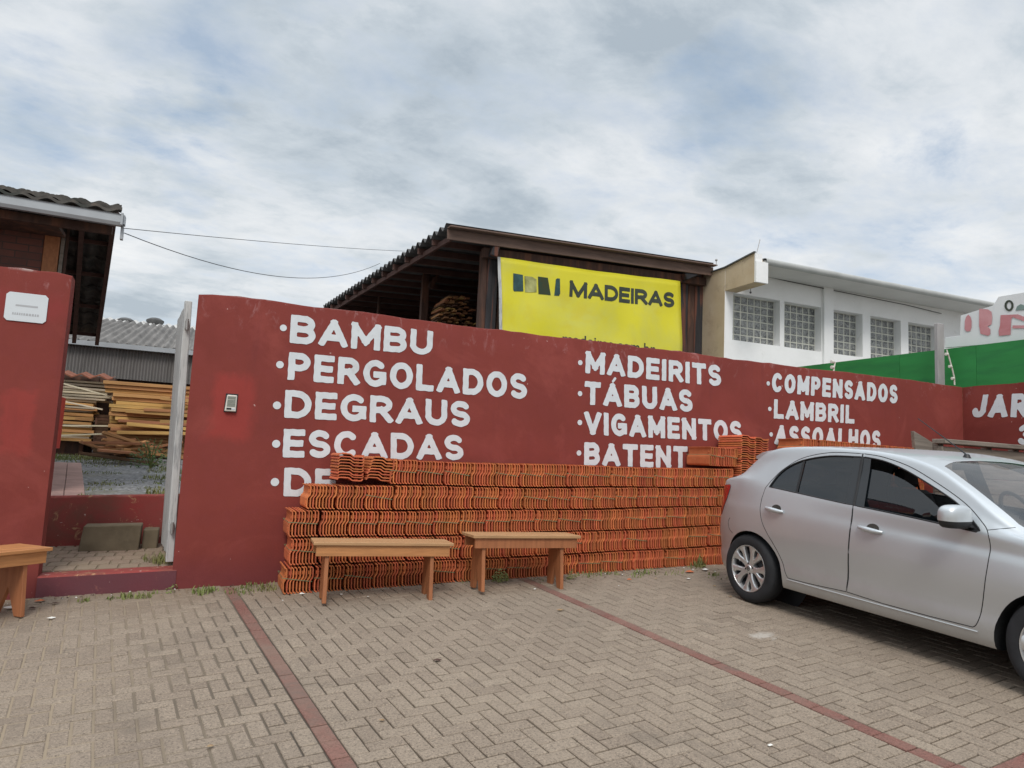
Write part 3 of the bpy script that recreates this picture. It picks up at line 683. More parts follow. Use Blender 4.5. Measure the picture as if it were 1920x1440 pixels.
# gate leaf: boards on a frame, swung open into the yard
gt = thing('wooden_gate', 'tall weathered white plank gate standing open in the gateway', 'gate', (-.150, 7.235, .70), R(95.2)); gt.rotation_euler.x = R(-1.2)
GW, GH = .98, 2.27
for k in range(6):
    w0 = .02+k*(GW-.04)/6
    b = MB(); b.box(w0+.003, w0+(GW-.04)/6-.003, -.005, .018, .0+.02*random.random(), GH-.02*random.random()); b.build('plank', OLDWHITE, gt, bevel=.003)
for zz in (.18, 1.08, GH-.25):
    b = MB(); b.box(.015, GW-.015, -.033, -.0055, zz, zz+.11); b.build('rail', OLDWHITE, gt, bevel=.004)
b = MB(); b.box(-.045, .018, -.036, .026, -.045, GH+.02); b.build('stile', OLDWHITE, gt, bevel=.005)
for zz in (.22, GH-.24):
    b = MB(); b.box(-.085, -.047, -.02, .012, zz, zz+.07); b.tube([(-.09, -.004, zz-.012), (-.09, -.004, zz+.085)], .012); b.build('hinge', STEEL, gt)
# intercom
ic = thing('intercom', 'small grey and black door intercom on the red wall', 'intercom', (.243, 7.0, 2.0))
b = MB(); b.hexa([(-.058, -.006, -.006), (.05, -.006, -.006), (.05, 0, -.006), (-.058, 0, -.006), (-.05, -.006, .16), (.052, -.006, .16), (.052, 0, .16), (-.05, 0, .16)]); b.build('back_plate', BLACKPL, ic)
b = MB(); b.hexa([(-.052, -.034, .0), (.043, -.034, .0), (.043, -.0065, .0), (-.052, -.0065, .0), (-.040, -.026, .148), (.044, -.026, .148), (.044, -.0065, .148), (-.04, -.0065, .148)]); b.build('housing', PLASTIC, ic, bevel=.006)
for z0, z1 in ((.042, .072), (.074, .104), (.108, .135)):
    b = MB(); b.hexa([(-.036+.00*z0, -.0355+.05*z0, z0), (.033, -.0355+.05*z0, z0), (.033, -.02, z0), (-.036, -.02, z0), (-.034, -.0355+.05*z1, z1), (.034, -.0355+.05*z1, z1), (.034, -.02, z1), (-.034, -.02, z1)]); b.build('grille', GRILLE, ic)
b = MB(); b.box(-.037, .003, -.037, -.02, .016, .031); b.build('call_button', BLACKPL, ic)
b = MB(); b.box(.006, .033, -.0365, -.02, .017, .029); b.build('name_window', CHROME, ic)
# plaque
pq = thing('wall_plaque', 'white plaque with clipped corners on the short red wall', 'plaque', (-1.385, 6.998, 2.738))
W2, H2, c = .147, .118, .022
poly = [(-W2+c, -H2), (W2-c, -H2), (W2, -H2+c), (W2, H2-c), (W2-c, H2), (-W2+c, H2), (-W2, H2-c), (-W2, -H2+c)]
b = MB(); b.prism(poly, lambda u, v, d: (u, d, v), -.006, 0); b.build('board', PLAQUE, pq, bevel=.001)
b = MB(); rg = random.Random(4)
u = -.092
while u < .085:
    wd = rg.uniform(.008, .016); b.box(u, u+wd, -.0075, -.0062, -.066-.05*0, -.048); u += wd+.006
b.box(-.075, .08, -.0075, -.0062, .006, .020); b.build('faded_print', GREYTXT, pq)
# red board behind the short wall, in the gateway
b = MB(); b.hexa([(-1.175, 7.55, 1.60), (-1.155, 7.55, 1.60), (-1.150, 7.75, 1.60), (-1.17, 7.75, 1.60), (-1.175, 7.55, 2.06), (-1.148, 7.55, 2.06), (-1.145, 7.75, 2.06), (-1.17, 7.75, 2.06)])
rb = thing('red_board_on_post', 'bright red board on a dark post just inside the gateway', 'board', (0, 0, 0))
b.build('board', REDBOARD, rb, bevel=.003)
b = MB(); b.box(-1.195, -1.178, 7.6, 7.64, .6, 1.98); b.build('post', DARKWOOD, rb)
# ------------------------------------------------------------------ roof tiles
ORD = ['', 'first', 'second', 'third', 'fourth', 'fifth', 'sixth', 'seventh', 'eighth', 'ninth', 'tenth', 'eleventh', 'twelfth', 'thirteenth', 'fourteenth', 'fifteenth', 'sixteenth', 'seventeenth', 'eighteenth', 'nineteenth', 'twentieth']
TH, TL = .222, .40                               # tile width (stood upright) and length
TP = [(-.019, 1.0), (-.010, 1.0), (-.001, .965), (.001, .90), (.000, .64), (-.004, .575), (-.019, .49), (-.024, .43), (-.024, .10), (-.021, .045), (-.012, .008), (-.003, .0)]
def tile_mesh():
    b = MB(); t = .0095; n = len(TP); pts = [Vector((x, 0, z*TH)) for x, z in TP]
    nr = []
    for i in range(n):
        d = pts[min(i+1, n-1)]-pts[max(i-1, 0)]; nr.append(Vector((d.z, 0, -d.x)).normalized())
    loop = [p+q*t/2 for p, q in zip(pts, nr)]+[p-q*t/2 for p, q in zip(pts[::-1], nr[::-1])]
    m = len(loop)
    ys = [0, .004, TL-.03, TL]
    rings = []
    for k, y in enumerate(ys):
        rings.append([(p.x, y, p.z) for p in loop])
    vs = [p for r_ in rings for p in r_]; fs = []
    for k in range(len(ys)-1):
        for i in range(m): fs.append((k*m+i, k*m+(i+1) % m, (k+1)*m+(i+1) % m, (k+1)*m+i))
    for i in range(n-1):                         # end caps as strips
        fs.append((i, i+1, m-2-i, m-1-i)); o_ = (len(ys)-1)*m; fs.append((o_+i, o_+m-1-i, o_+m-2-i, o_+i+1))
    b.add(vs, fs)
    # two small nibs and a cross rib on the back
    b.box(-.014, -.004, .03, .045, TH*.70, TH*.84); b.box(-.034, -.026, .05, .062, TH*.16, TH*.36)
    return b.mesh('roof_tile', CLAY)
TILE = tile_mesh()
SP = .0272; NT = 9
def strap_mesh(wd, sl):
    b = MB(); y0, y1 = -.004, TL*.99; x0, x1 = -.008, wd-.010; za, zb = TH*.575+sl, TH*.47-sl
    for p, q in (((x0, y0, za), (x1, y0, zb)), ((x1, y0, zb), (x1, y1, zb)), ((x1, y1, zb), (x0, y1, za)), ((x0, y1, za), (x0, y0, za))):
        b.bar(p, q, .002, .006)
    return b.mesh('strap', STRAP)
STRAPS = [strap_mesh(NT*SP, s) for s in (.004, -.002, .009)]
def bundle(x, y, z, zs, label, group, rz=0, n=NT, strap=True, ry=0):
    t = thing('tile_bundle', label, 'roof tiles', (x, y, z), rz, group)
    t.rotation_euler.y = ry
    for k in range(n):
        o = link('roof_tile', TILE, t, (k*SP+.025+random.gauss(0, .0011), random.gauss(0, .0035), 0))
        o.scale = (1, 1, zs*(1+random.gauss(0, .006))); o.rotation_euler.y = random.gauss(0, .012)
    if strap:
        s = link('strap', random.choice(STRAPS), t, (0, 0, 0)); s.scale = (n/NT, 1, zs)
    return t
ROWN = ['bottom row', 'second row from the ground', 'middle row', 'fourth row from the ground', 'top row']
zl = [.467, .712, .945, 1.184, 1.411, 1.648]; zr = [.682, .890, 1.103, 1.312, 1.522, 1.722]
XL, XR = .78, 5.56
def rowz(i, x):
    f = (x-XL)/(XR-XL); a = zl[i] if i < 6 else 0
    sag = -.018*math.sin(math.pi*f)*(1 if i else 0)*(.4 if i > 4 else 1)
    return zl[i]+(zr[i]-zl[i])*f + sag + .004*math.sin(x*3.1+i*2)
starts = [.765, .80, .775, .905, 1.625]
for i in range(5):
    x = starts[i]; k = 1
    while x < XR-.16:
        z0 = rowz(i, x+.12); pitch = rowz(i+1, x+.12)-z0
        wd = NT*SP+.009+random.uniform(0, .008)
        n = NT if x+wd < XR+.03 else max(4, int((XR-x)/SP))
        lab = 'strapped orange roof tiles, %s bundle from the gate end, %s' % (ORD[k], ROWN[i])
        tilt = (rowz(i, x+wd)-rowz(i, x))/wd
        bundle(x, 6.55+random.gauss(0, .005)+(.0 if i else .0), z0, (pitch-.024)/TH, lab, 'strapped tile bundles stacked along the red wall', random.gauss(0, .006), n, random.random() > .25, -tilt)
        x += wd; k += 1
def flat_pile(x, y, z, n, label, group, lean=0, pitch=.0262, rz=0, sc=1):
    t = thing('tile_pile', label, 'roof tiles', (x, y, z), rz, group)
    for k in range(n):
        o = link('roof_tile', TILE, t, (k*lean+random.gauss(0, .002), random.gauss(0, .004), k*pitch+.012))
        o.rotation_euler = (0, R(90)+random.gauss(0, .01), 0); o.scale = (1, 1, sc)
    return t
zz = rowz(5, 1.2)-.232
flat_pile(1.155, 6.57, rowz(4, 1.2)+.21-.195, 9, 'loose pile of flat-laid orange tiles at the gate end of the top row', 'flat tile piles')
flat_pile(1.41, 6.56, rowz(4, 1.4)+.02, 8, 'leaning pile of flat-laid orange tiles next to the gate-end pile', 'flat tile piles', .0058)
# bundles on top at the car end, and the two tall flat piles there
bundle(5.165, 6.56, rowz(5, 5.3)+.018, .90, 'short strapped tile bundle sitting alone on the top row, beside the tall piles', 'strapped tile bundles stacked along the red wall', 0, 8)
bundle(5.385, 6.57, rowz(5, 5.5)+.016, .88, 'strapped tile bundle on the top row touching the tall flat piles', 'strapped tile bundles stacked along the red wall', 0, 7)
flat_pile(5.585, 6.53, gz(5.7, 6.6)+.01, 54, 'tall pile of flat-laid tiles nearer the end of the strapped rows', 'flat tile piles', 0, .0255, 0, .9)
flat_pile(5.79, 6.55, gz(5.9, 6.6)+.01, 53, 'tall pile of flat-laid tiles nearer the silver car roof', 'flat tile piles', 0, .0255, 0, .9)
ROW2 = ['bottom row', 'second row from the ground', 'third row from the ground', 'fourth row from the ground', 'fifth row from the ground', 'top row']
for i in range(6):
    x = 6.50; k = 1; pit = .222
    while x < 8.45:
        z0 = gz(7.5, 6.6)+i*(2.125-gz(7.5, 6.6))/6 - .010*(x-6.5)*(i/5) ; ht = (2.125-gz(7.5, 6.6))/6
        lab = 'tile bundle behind the silver car, %s from the tall piles, %s' % (ORD[k], ROW2[i])
        bundle(x, 6.56+random.gauss(0, .006), z0, (ht-.02)/TH, lab, 'tile bundles stacked behind the silver car', random.gauss(0, .01), NT, True)
        x += NT*SP+.008; k += 1

# ------------------------------------------------------------------ benches
def bench(x, y, rz, L, D, H, mats, label, gnd, slats=3):
    t = thing('wooden_bench', label, 'bench', (x, y, gnd), rz, 'plain wooden plank benches')
    th = .026; wd = D/slats
    for k in range(slats):
        b = MB(); b.box(0, L, k*wd+.0015, (k+1)*wd-.0015, H-th, H+random.uniform(-.001, .001)); o = b.build('seat_plank', mats[0], t, bevel=.003)
    for yy in (.022, D-.044):
        b = MB(); b.box(.025, L-.03, yy, yy+.022, H-th-.088, H-th-.0005)
        for q in (.09, .13, L-.14, L-.10): b.tube([(q, yy-.001, H-th-.03-.03*(q*37 % 1)), (q, yy+.002, H-th-.03-.03*(q*37 % 1))], .004, 6)
        b.build('apron', mats[1], t, bevel=.003)
    for xx, s in ((.10, 1), (L-.19, -1)):       # board legs with a V cut out of the foot
        y0, y1 = .046, D-.046; f0, f1 = .012, D-.020
        poly = [(y0, H-th-.001), (y1, H-th-.001), (f1, 0), (f1-.075, 0), ((f0+f1)/2, .20), (f0+.075, 0), (f0, 0)]
        b = MB(); b.prism(poly, lambda u, v, d: (d+(xx+.0*v), u, v), -.0, .032); b.build('leg', mats[2], t, bevel=.003)
    return t
BW = WOOD_BENCH
bench(.918, 6.075, R(-3.6), 1.16, .325, .485, (BW[0], BW[2], BW[1]), 'pale-topped wooden bench before the tiles, nearer the gateway', gz(1.45, 6.1)+.004)
bench(2.262, 6.03, R(.5), 1.06, .315, .485, (BW[0], BW[1], BW[1]), 'wooden bench with reddish apron before the tiles, next to the parking line', gz(2.8, 6.15)+.004)
b3 = bench(0, 0, 0, 1.25, .36, .485, (BW[2], BW[2], BW[1]), 'orange varnished bench jutting into view beside the gate sill', 0)
b3.location = (-.935-1.25*math.cos(R(47)), 6.52-1.25*math.sin(R(47)), gz(-1.1, 6.5)+.002); b3.rotation_euler.z = R(47)

# ------------------------------------------------------------------ weathered timber counter and leaning plank by the side wall
ct = thing('timber_counter', 'weathered grey timber counter behind the car windscreen, before the side wall', 'counter', (0, 0, 0))
y0 = 5.72; xa = at_y(1767, 840, y0).x; ztop = at_y(1780, 824, y0).z
b = MB(); b.box(xa-.015, 9.6, y0-.05, y0+.12, ztop-.052, ztop); b.build('top_board', GREYWOOD, ct, bevel=.006)
for k in range(5):
    h = .175; b = MB(); b.box(xa+.03, 9.55, y0+.01*(k % 2), y0+.045, ztop-.075-(k+1)*h, ztop-.075-k*h-.008); b.build('front_board', GREYWOOD, ct, bevel=.005)
for k in range(5):
    h = .175; b = MB(); b.box(xa, xa+.028, y0+.0, y0+.10, ztop-.075-(k+1)*h, ztop-.075-k*h-.008); b.build('side_board', GREYWOOD, ct, bevel=.005)
for (px, py) in ((xa+.06, y0+.09), (9.45, y0+.09), (xa+.9, y0+.09), (xa+1.4, y0+.09)):
    b = MB(); b.box(px, px+.08, py, py+.08, gz(px, py)-.02, ztop-.053); b.build('leg', GREYWOOD, ct)
A = at_y(1711, 808, 6.55); B = at_y(1800, 862, 6.55)
b = MB(); d = (B-A).normalized(); dn_ = Vector((d.z, 0, -d.x))
if dn_.z > 0: dn_ = -dn_
d2 = d*1.9
cut = Vector((.03, 0, -.27))
p = [A+cut, A+d2+dn_*.30, A+d2, A]
b.hexa([Vector((q.x, 6.53, q.z)) for q in p]+[Vector((q.x, 6.58, q.z)) for q in p])
tag(b.build('leaning_plank', GREYWOOD, bevel=.004), 'wide grey plank leaning down towards the timber counter', 'plank')

# ------------------------------------------------------------------ house behind the short wall
hs = thing('brick_house', 'brown brick house with tiled roof and zinc gutter behind the short wall', 'house', (-3, 10, 1.1))
def hpart(b, name, mat, smooth=False, bevel=0):
    o = b.build(name, mat, hs, smooth, bevel); o.location = Vector((0, 0, 0))-hs.location; return o
g1 = Vector((-.885, 8.2, 3.93)); g0 = Vector((-6.5, 8.2, 3.99))
b = MB(); b.box(-6.5, -1.66, 8.8, 9.1, .9, 3.95); hpart(b, 'wall', BRICK)
b = MB(); b.box(-1.655, -1.515, 8.79, 8.93, .9, 3.86); hpart(b, 'corner_post', M('varnished_orange_post', (.34, .135, .055), .6, .2, 3, (14, 14, 6), .2), bevel=.006)
b = MB(); b.box(-1.505, -1.475, 8.80, 8.83, .9, 3.84); hpart(b, 'trim', GREYWOOD)
b = MB(); b.hexa([(-1.47, 8.83, .9), (-1.44, 8.83, .9), (-2.45, 13.3, .9), (-2.5, 13.3, .9), (-1.47, 8.83, 3.95), (-1.44, 8.83, 3.95), (-2.45, 13.3, 3.7), (-2.5, 13.3, 3.7)]); hpart(b, 'side_boarding', DARKWOOD)
b = MB(); b.box(-6.5, -.99, 8.30, 8.36, 3.79, 3.87); b.box(-6.5, -1.47, 8.36, 8.8, 3.80, 3.84); hpart(b, 'eave_beam', DARKWOOD)
# roof: ridge at y=10.6; the back slope shows its underside over the path
RD, EV = 10.6, 14.1
VXR, VXE = at_y(222, 386, RD).x, at_y(187, 634, EV).x
def vx(y): return -.90+(VXR+.90)*(y-8.13)/(RD-8.13) if y < RD else VXR+(VXE-VXR)*(y-RD)/(EV-RD)
ZRD = 3.96+.305*(RD-8.2); ZEV = at_y(160, 634, EV).z
def roofz(y): return 3.96+.305*(y-8.2) if y <= RD else ZRD+(ZEV-ZRD)*(y-RD)/(EV-RD)
def roof_sheet():
    b = MB(); n = 216
    for (ya, yb, rows) in ((8.13, RD, 7), (RD, EV, 9)):
        for r_ in range(rows):
            a = ya+(yb-ya)*r_/rows; c = ya+(yb-ya)*(r_+1)/rows+(.05 if ya >= RD and r_ < rows-1 else 0); ph = random.gauss(0, .5); rj = random.gauss(0, .006)
            xs = [(-6.5+(vx(a)+6.5)*k/n) for k in range(n+1)]
            lift = .035 if ya < RD else .0
            for k in range(n):
                w0, w1 = .019*math.cos(k*math.pi/4+ph), .019*math.cos((k+1)*math.pi/4+ph)
                x0_, x1_ = xs[k], xs[k+1]; xa0, xa1 = -6.5+(vx(c)+6.5)*k/n, -6.5+(vx(c)+6.5)*(k+1)/n
                j = rj
                za, zc = roofz(a)+.055+j, roofz(c)+.055+j
                up0 = lift if ya < RD else 0; up1 = 0 if ya < RD else .03
                p = [(x0_, a, za+w0+up0), (x1_, a, za+w1+up0), (xa1, c, zc+w1+up1-.0), (xa0, c, zc+w0+up1)]
                b.add(p+[(q[0], q[1], q[2]-.03) for q in p], [(0, 1, 2, 3), (7, 6, 5, 4), (0, 4, 5, 1), (2, 6, 7, 3), (1, 5, 6, 2), (3, 7, 4, 0)])
    return b
hpart(roof_sheet(), 'roof', TILEROOF)
for yy in (13.9, 13.0, 12.1, 11.3): 
    b = MB(); b.bar((-6.4, yy, roofz(yy)-.03), (vx(yy)-.02, yy, roofz(yy)-.03), .05, .05); hpart(b, 'batten', SOFFIT)
for q in (0, .36, .72, 1.2, 1.9):
    b = MB(); b.bar((vx(8.4)-.03-q, 8.4, roofz(8.4)-.05), (vx(RD)-.03-q, RD, roofz(RD)-.05), .06, .11); b.bar((vx(RD)-.03-q, RD, roofz(RD)-.055), (vx(EV)-.03-q*.93, EV-.03, roofz(EV)-.055), .06, .12); hpart(b, 'rafter', SOFFIT)
b = MB(); N_ = 9
prof = [(.0, .10), (-.012, .0), (-.11, -.012), (-.125, .02), (-.125, .095), (-.137, .10)]
ring = [Vector((0, y, z)) for y, z in prof]
for (xa_, xb_) in ((-6.5, -.885),):
    za, zb = 3.965, 3.90
    vs = [(xa_, 8.22+p.y, za+p.z-.05) for p in ring]+[(xb_, 8.22+p.y, zb+p.z-.05) for p in ring]; m = len(ring)
    b.add(vs, [(i, i+1, m+i+1, m+i) for i in range(m-1)])
b.box(-.900, -.880, 8.085, 8.235, 3.845, 3.965); b.box(-.885, -.865, 8.11, 8.21, 3.86, 3.95); b.box(-.90, -.875, 8.17, 8.235, 3.72, 3.85)
hpart(b, 'gutter', ZINC)

# ------------------------------------------------------------------ the lumber shed behind the long wall
sh = thing('lumber_shed', 'open dark timber shed with corrugated roof behind the long wall', 'shed', (7, 16, 1.4))
def spart(b, name, mat, smooth=False, bevel=0):
    o = b.build(name, mat, sh, smooth, bevel); o.location = Vector((0, 0, 0))-sh.location; return o
YS = 12.8
def sfront(px, py, back=0.0):                    # the shed front runs slightly away to the right
    y = YS
    for _ in range(6):
        p = at_y(px, py, y+back); y = YS+.098*(p.x-3.96)
    return at_y(px, py, y+back)
C0 = sfront(840, 426); C1 = sfront(1338, 499)    # roof front corners
E0 = at_y(608, 575, 21.9)                        # far end of the low eave
slope = (C1.z-C0.z)/(C1.x-C0.x)
bk = (E0-C0); bk.z = 0; far = C0+bk
def sroof():
    b = MB(); n = 124; L = (C1-C0)
    for k in range(n):
        f0, f1 = k/n, (k+1)/n
        for s in (0, 1):
            pass
    rows = []
    for k in range(n*2+1):
        f = k/(2*n); base = C0+bk*f; zz_ = .058*math.cos(k*math.pi/4)
        rows.append([Vector((base.x+L.x*q, base.y+L.y*q, C0.z+L.z*q+zz_+.02)) for q in (-.006, .5, 1.0)])
    vs = [p for r_ in rows for p in r_]; m = len(vs)
    vs2 = vs+[p-Vector((0, 0, .012)) for p in vs]; fs = []
    R_ = len(rows)
    for i in range(R_-1):
        for j in range(2): a = i*3+j; fs += [(a, a+1, a+4, a+3), (m+a+3, m+a+4, m+a+1, m+a)]
        fs += [(i*3, i*3+3, m+i*3+3, m+i*3), (i*3+2, m+i*3+2, m+i*3+5, i*3+5)]
    b.add(vs2, fs); return b
spart(sroof(), 'roof', FIBRO_DARK)
Fd = (C1-C0).normalized()
b = MB(); b.bar(C0+Vector((0, .02, -.13)), C1+Vector((0, .02, -.13)), .035, .20); b.bar(C0+Vector((0, -.06, -.01)), C1+Vector((0, -.06, -.01)), .16, .03); spart(b, 'fascia', FASCIA, bevel=.006)
b = MB(); b.bar(C0+Vector((.12, .06, -.16)), far+Vector((.12, 0, -.16)), .05, .10); spart(b, 'eave_beam', SOFFIT)
for k in range(1, 12):
    f = k/12; a = C0+bk*f; b = MB(); b.bar(a+Vector((0, 0, -.10)), a+Vector((C1.x-C0.x, C1.y-C0.y, C1.z-C0.z-.10)), .06, .12); spart(b, 'rafter', SOFFIT)
def spost(px0, px1, pyt, back, mat, name='post', dep=.22):
    a = sfront(px0, pyt, back); c = sfront(px1, pyt, back); b = MB()
    b.hexa([(a.x, a.y, 1.3), (c.x, c.y, 1.3), (c.x+.02, c.y+dep, 1.3), (a.x+.02, a.y+dep, 1.3), (a.x, a.y, a.z), (c.x, c.y, c.z), (c.x+.02, c.y+dep, c.z), (a.x+.02, a.y+dep, a.z)])
    spart(b, name, mat, bevel=.01)
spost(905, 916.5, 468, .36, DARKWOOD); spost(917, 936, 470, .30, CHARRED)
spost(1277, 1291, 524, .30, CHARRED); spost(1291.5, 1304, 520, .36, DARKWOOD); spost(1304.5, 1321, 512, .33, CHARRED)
spost(797, 810, 462, 3.6, DARKWOOD); spost(712, 716, 528, 6.5, DARKWOOD)
a = sfront(930, 456, .10); b = MB(); b.bar(a+Vector((-.05, 0, -.28)), a+Vector((.02, 0, .12)), .16, .14); spart(b, 'corbel', CHARRED, bevel=.01)
a = sfront(1270, 506, .15); b = MB(); b.bar(sfront(1282, 520, .12), sfront(1325, 502, .12), .18, .16); spart(b, 'corbel', CHARRED, bevel=.02)
# boarding above the banner, back and right walls, beam under the roof
b = MB(); a, c = sfront(938, 474, .42), sfront(1325, 521, .42)
n = 60
for k in range(n):
    p0, p1 = a.lerp(c, k/n), a.lerp(c, (k+.93)/n); jj = random.uniform(-.01, .01)
    b.hexa([(p0.x, p0.y+jj, 1.4), (p1.x, p1.y+jj, 1.4), (p1.x, p1.y+jj+.02, 1.4), (p0.x, p0.y+jj+.02, 1.4), (p0.x, p0.y+jj, p0.z), (p1.x, p1.y+jj, p1.z), (p1.x, p1.y+jj+.02, p1.z), (p0.x, p0.y+jj+.02, p0.z)])
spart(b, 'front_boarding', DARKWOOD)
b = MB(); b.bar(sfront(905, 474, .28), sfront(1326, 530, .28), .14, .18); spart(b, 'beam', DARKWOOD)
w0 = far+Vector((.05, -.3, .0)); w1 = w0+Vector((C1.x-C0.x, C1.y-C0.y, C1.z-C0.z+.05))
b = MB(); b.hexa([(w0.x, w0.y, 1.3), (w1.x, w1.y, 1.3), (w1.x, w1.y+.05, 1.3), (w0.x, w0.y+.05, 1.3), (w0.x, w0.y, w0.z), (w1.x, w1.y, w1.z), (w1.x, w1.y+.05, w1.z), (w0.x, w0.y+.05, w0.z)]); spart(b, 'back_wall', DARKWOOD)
q0 = C1+Vector((-.25, .5, 0)); q1 = w1
b = MB(); b.hexa([(q0.x, q0.y, 1.3), (q0.x+.05, q0.y, 1.3), (q1.x+.05, q1.y, 1.3), (q1.x, q1.y, 1.3), (q0.x, q0.y, q0.z-.1), (q0.x+.05, q0.y, q0.z-.1), (q1.x+.05, q1.y, q1.z), (q1.x, q1.y, q1.z)]); spart(b, 'side_wall', DARKWOOD)
b = MB(); b.bar(sfront(806, 540, 3.5), sfront(826, 505, 3.5), .08, .10); spart(b, 'brace', DARKWOOD)
# banner
bn = thing('yellow_banner', 'yellow banner reading MADEIRAS hung on the lumber shed front', 'banner', (0, 0, 0))
def bpt(px, py): return sfront(px, py, .13)
TLc, TRc, BLc, BRc = bpt(937, 482), bpt(1275.5, 527), bpt(942, 660), bpt(1279, 700)
def bq(u, v, off=0):
    p = TLc.lerp(TRc, u).lerp(BLc.lerp(BRc, u), v)
    return p + Vector((.0, -.018*math.sin(u*7)*math.sin(v*3) - .009*math.sin(u*23+v*6) - .008*math.sin(u*9-v*11) - .02*v*(1-v) + off, -.03*math.sin(u*math.pi)*(1-v)*.6))
b = MB(); nu, nv = 40, 16
b.add([bq(i/nu, j/nv) for i in range(nu+1) for j in range(nv+1)], [(i*(nv+1)+j, (i+1)*(nv+1)+j, (i+1)*(nv+1)+j+1, i*(nv+1)+j+1) for i in range(nu) for j in range(nv)])
o = b.build('cloth', YELLOW, bn, smooth=True); sol = o.modifiers.new('thick', 'SOLIDIFY'); sol.thickness = .003; sol.offset = 1
b = MB(); vv = [bq(0, j/nv, -.004) for j in range(nv+1)]; b.add([p-Vector((.05, 0, 0)) for p in vv]+[p+Vector((.015, 0, 0)) for p in vv], [(j, j+1, nv+2+j, nv+1+j) for j in range(nv)]); b.build('hem', OLDWHITE, bn)
def bann_uv(px, py):                             # banner coordinates of a photo pixel
    p = bpt(px, py); u = (p.x-TLc.x)/(TRc.x-TLc.x)
    for _ in range(3):
        t_, q_ = TLc.lerp(TRc, u), BLc.lerp(BRc, u); v = (p.z-t_.z)/(q_.z-t_.z); u = (p.x-TLc.lerp(BLc, v).x)/(TRc.lerp(BRc, v).x-TLc.lerp(BLc, v).x)
    return u, v
BW_, BH_ = (TRc-TLc).length, (TLc-BLc).length
def bann_text(text, tl, bl, tr, br, mat, name, bold):
    cu = bpy.data.curves.new(name, 'FONT'); cu.body = text; cu.size = 1; cu.offset = bold; cu.resolution_u = 6; cu.space_character = 1.05
    to = bpy.data.objects.new('tmp', cu); COL.objects.link(to); bpy.context.view_layer.update()
    me = bpy.data.meshes.new_from_object(to.evaluated_get(bpy.context.evaluated_depsgraph_get())); bpy.data.objects.remove(to)
    xs = [v.co.x for v in me.vertices]; ys = [v.co.y for v in me.vertices]; x0, x1 = min(xs), max(xs)
    y0 = 0 if any(c.isupper() for c in text) else 0; y1 = max(ys)
    Q = [bann_uv(*q) for q in (tl, bl, tr, br)]
    for v in me.vertices:
        f = (v.co.x-x0)/(x1-x0); g = (v.co.y-y0)/(y1-y0)
        t_ = [Q[0][k]+(Q[2][k]-Q[0][k])*f for k in (0, 1)]; l_ = [Q[1][k]+(Q[3][k]-Q[1][k])*f for k in (0, 1)]
        v.co = bq(l_[0]+(t_[0]-l_[0])*g, l_[1]+(t_[1]-l_[1])*g, -.006)
    me.materials.clear(); me.materials.append(mat); return link(name, me, bn)
ZS = lambda x, y: (580+x/2.526, 400+y/2.526)
GL['M'] = (.92, [((0,0),(0,1)),((1,0),(1,1)),((0,1),(.5,.0)),((1,1),(.5,.0))], [])
b = MB(); word_mesh(b, 'MADEIRAS', [(q[0]*BW_, -q[1]*BH_) for q in (bann_uv(*ZS(*q_)) for q_ in ((1232, 314), (1230, 392), (1729, 376), (1728, 447)))], lambda u, v: bq(u/BW_, -v/BH_, -.006), .25, .085, .0, 40)
me = bpy.data.meshes.new('lettering'); me.from_pydata(b.v, [], b.f); me.materials.append(BLACKTXT); o = link('lettering', me, bn)
bann_text('madeiras.com.br', (1054, 625), (1054, 642), (1229, 645), (1229, 663), BLACKTXT, 'web_address', .012)
ZN = lambda x, y: (880+x/7.2, 440+y/7.2)
for pts, mt in (([(590, 520), (722, 540), (728, 765), (600, 765), (588, 740)], BLUETXT), ([(745, 555), (850, 565), (905, 600), (905, 775), (750, 775)], PALETXT), ([(925, 560), (1055, 578), (1092, 815), (928, 800)], OLIVETXT), ([(1160, 600), (1180, 585), (1215, 590), (1220, 790), (1205, 822), (1140, 820)], BLUETXT)):
    b = MB(); b.add([bq(*bann_uv(*ZN(*q)), -.006) for q in pts], [tuple(range(len(pts)))]); o = b.build('blurred_letter', mt, bn)
# stacked boards in the shed: butt ends towards the yard
lm = [link('x', MB().mesh('x', LUMBER[0])) for _ in range(0)]
def board_mesh(mat, L, w_, h_):
    b = MB(); b.box(-L/2, L/2, -w_/2, w_/2, 0, h_); return b.mesh('board', mat, bevel=min(.003, h_*.15))
def board(me, loc, rz, label, group, rx=0, ry=0, sc=(1, 1, 1)):
    o = link('timber_board', me, None, loc); o.rotation_euler = (rx, ry, rz); o.scale = sc
    return tag(o, label, 'board', group)
BE = [board_mesh(LUMBER[1], 2.4, .10, .035), board_mesh(LUMBER[3], 2.4, .09, .03), board_mesh(LUMBER[0], 2.4, .08, .035)]
rg = random.Random(21)
pc = at_y(872, 600, 15.2)
for j in range(17):
    wdt = 1.05-.03*j if j < 12 else .8-.10*(j-11)
    k = 0; x = -wdt/2
    while x < wdt/2:
        board(rg.choice(BE), (pc.x+x+rg.gauss(0, .01), 16.1+rg.gauss(0, .07), pc.z-.35+j*.062+rg.gauss(0, .008)), R(90)+rg.gauss(0, .05), 'brown timber batten in the butt-ended pile inside the shed', 'battens piled inside the shed', rg.gauss(0, .1), 0, (.28, 1, 1))
        x += .12+rg.random()*.04
b = MB(); b.box(pc.x-.7, pc.x+.7, 15.3, 16.9, 1.3, pc.z-.36); tag(b.build('pallet_stack', DARKWOOD), 'dark timber stack under the batten pile inside the shed', 'timber stack')

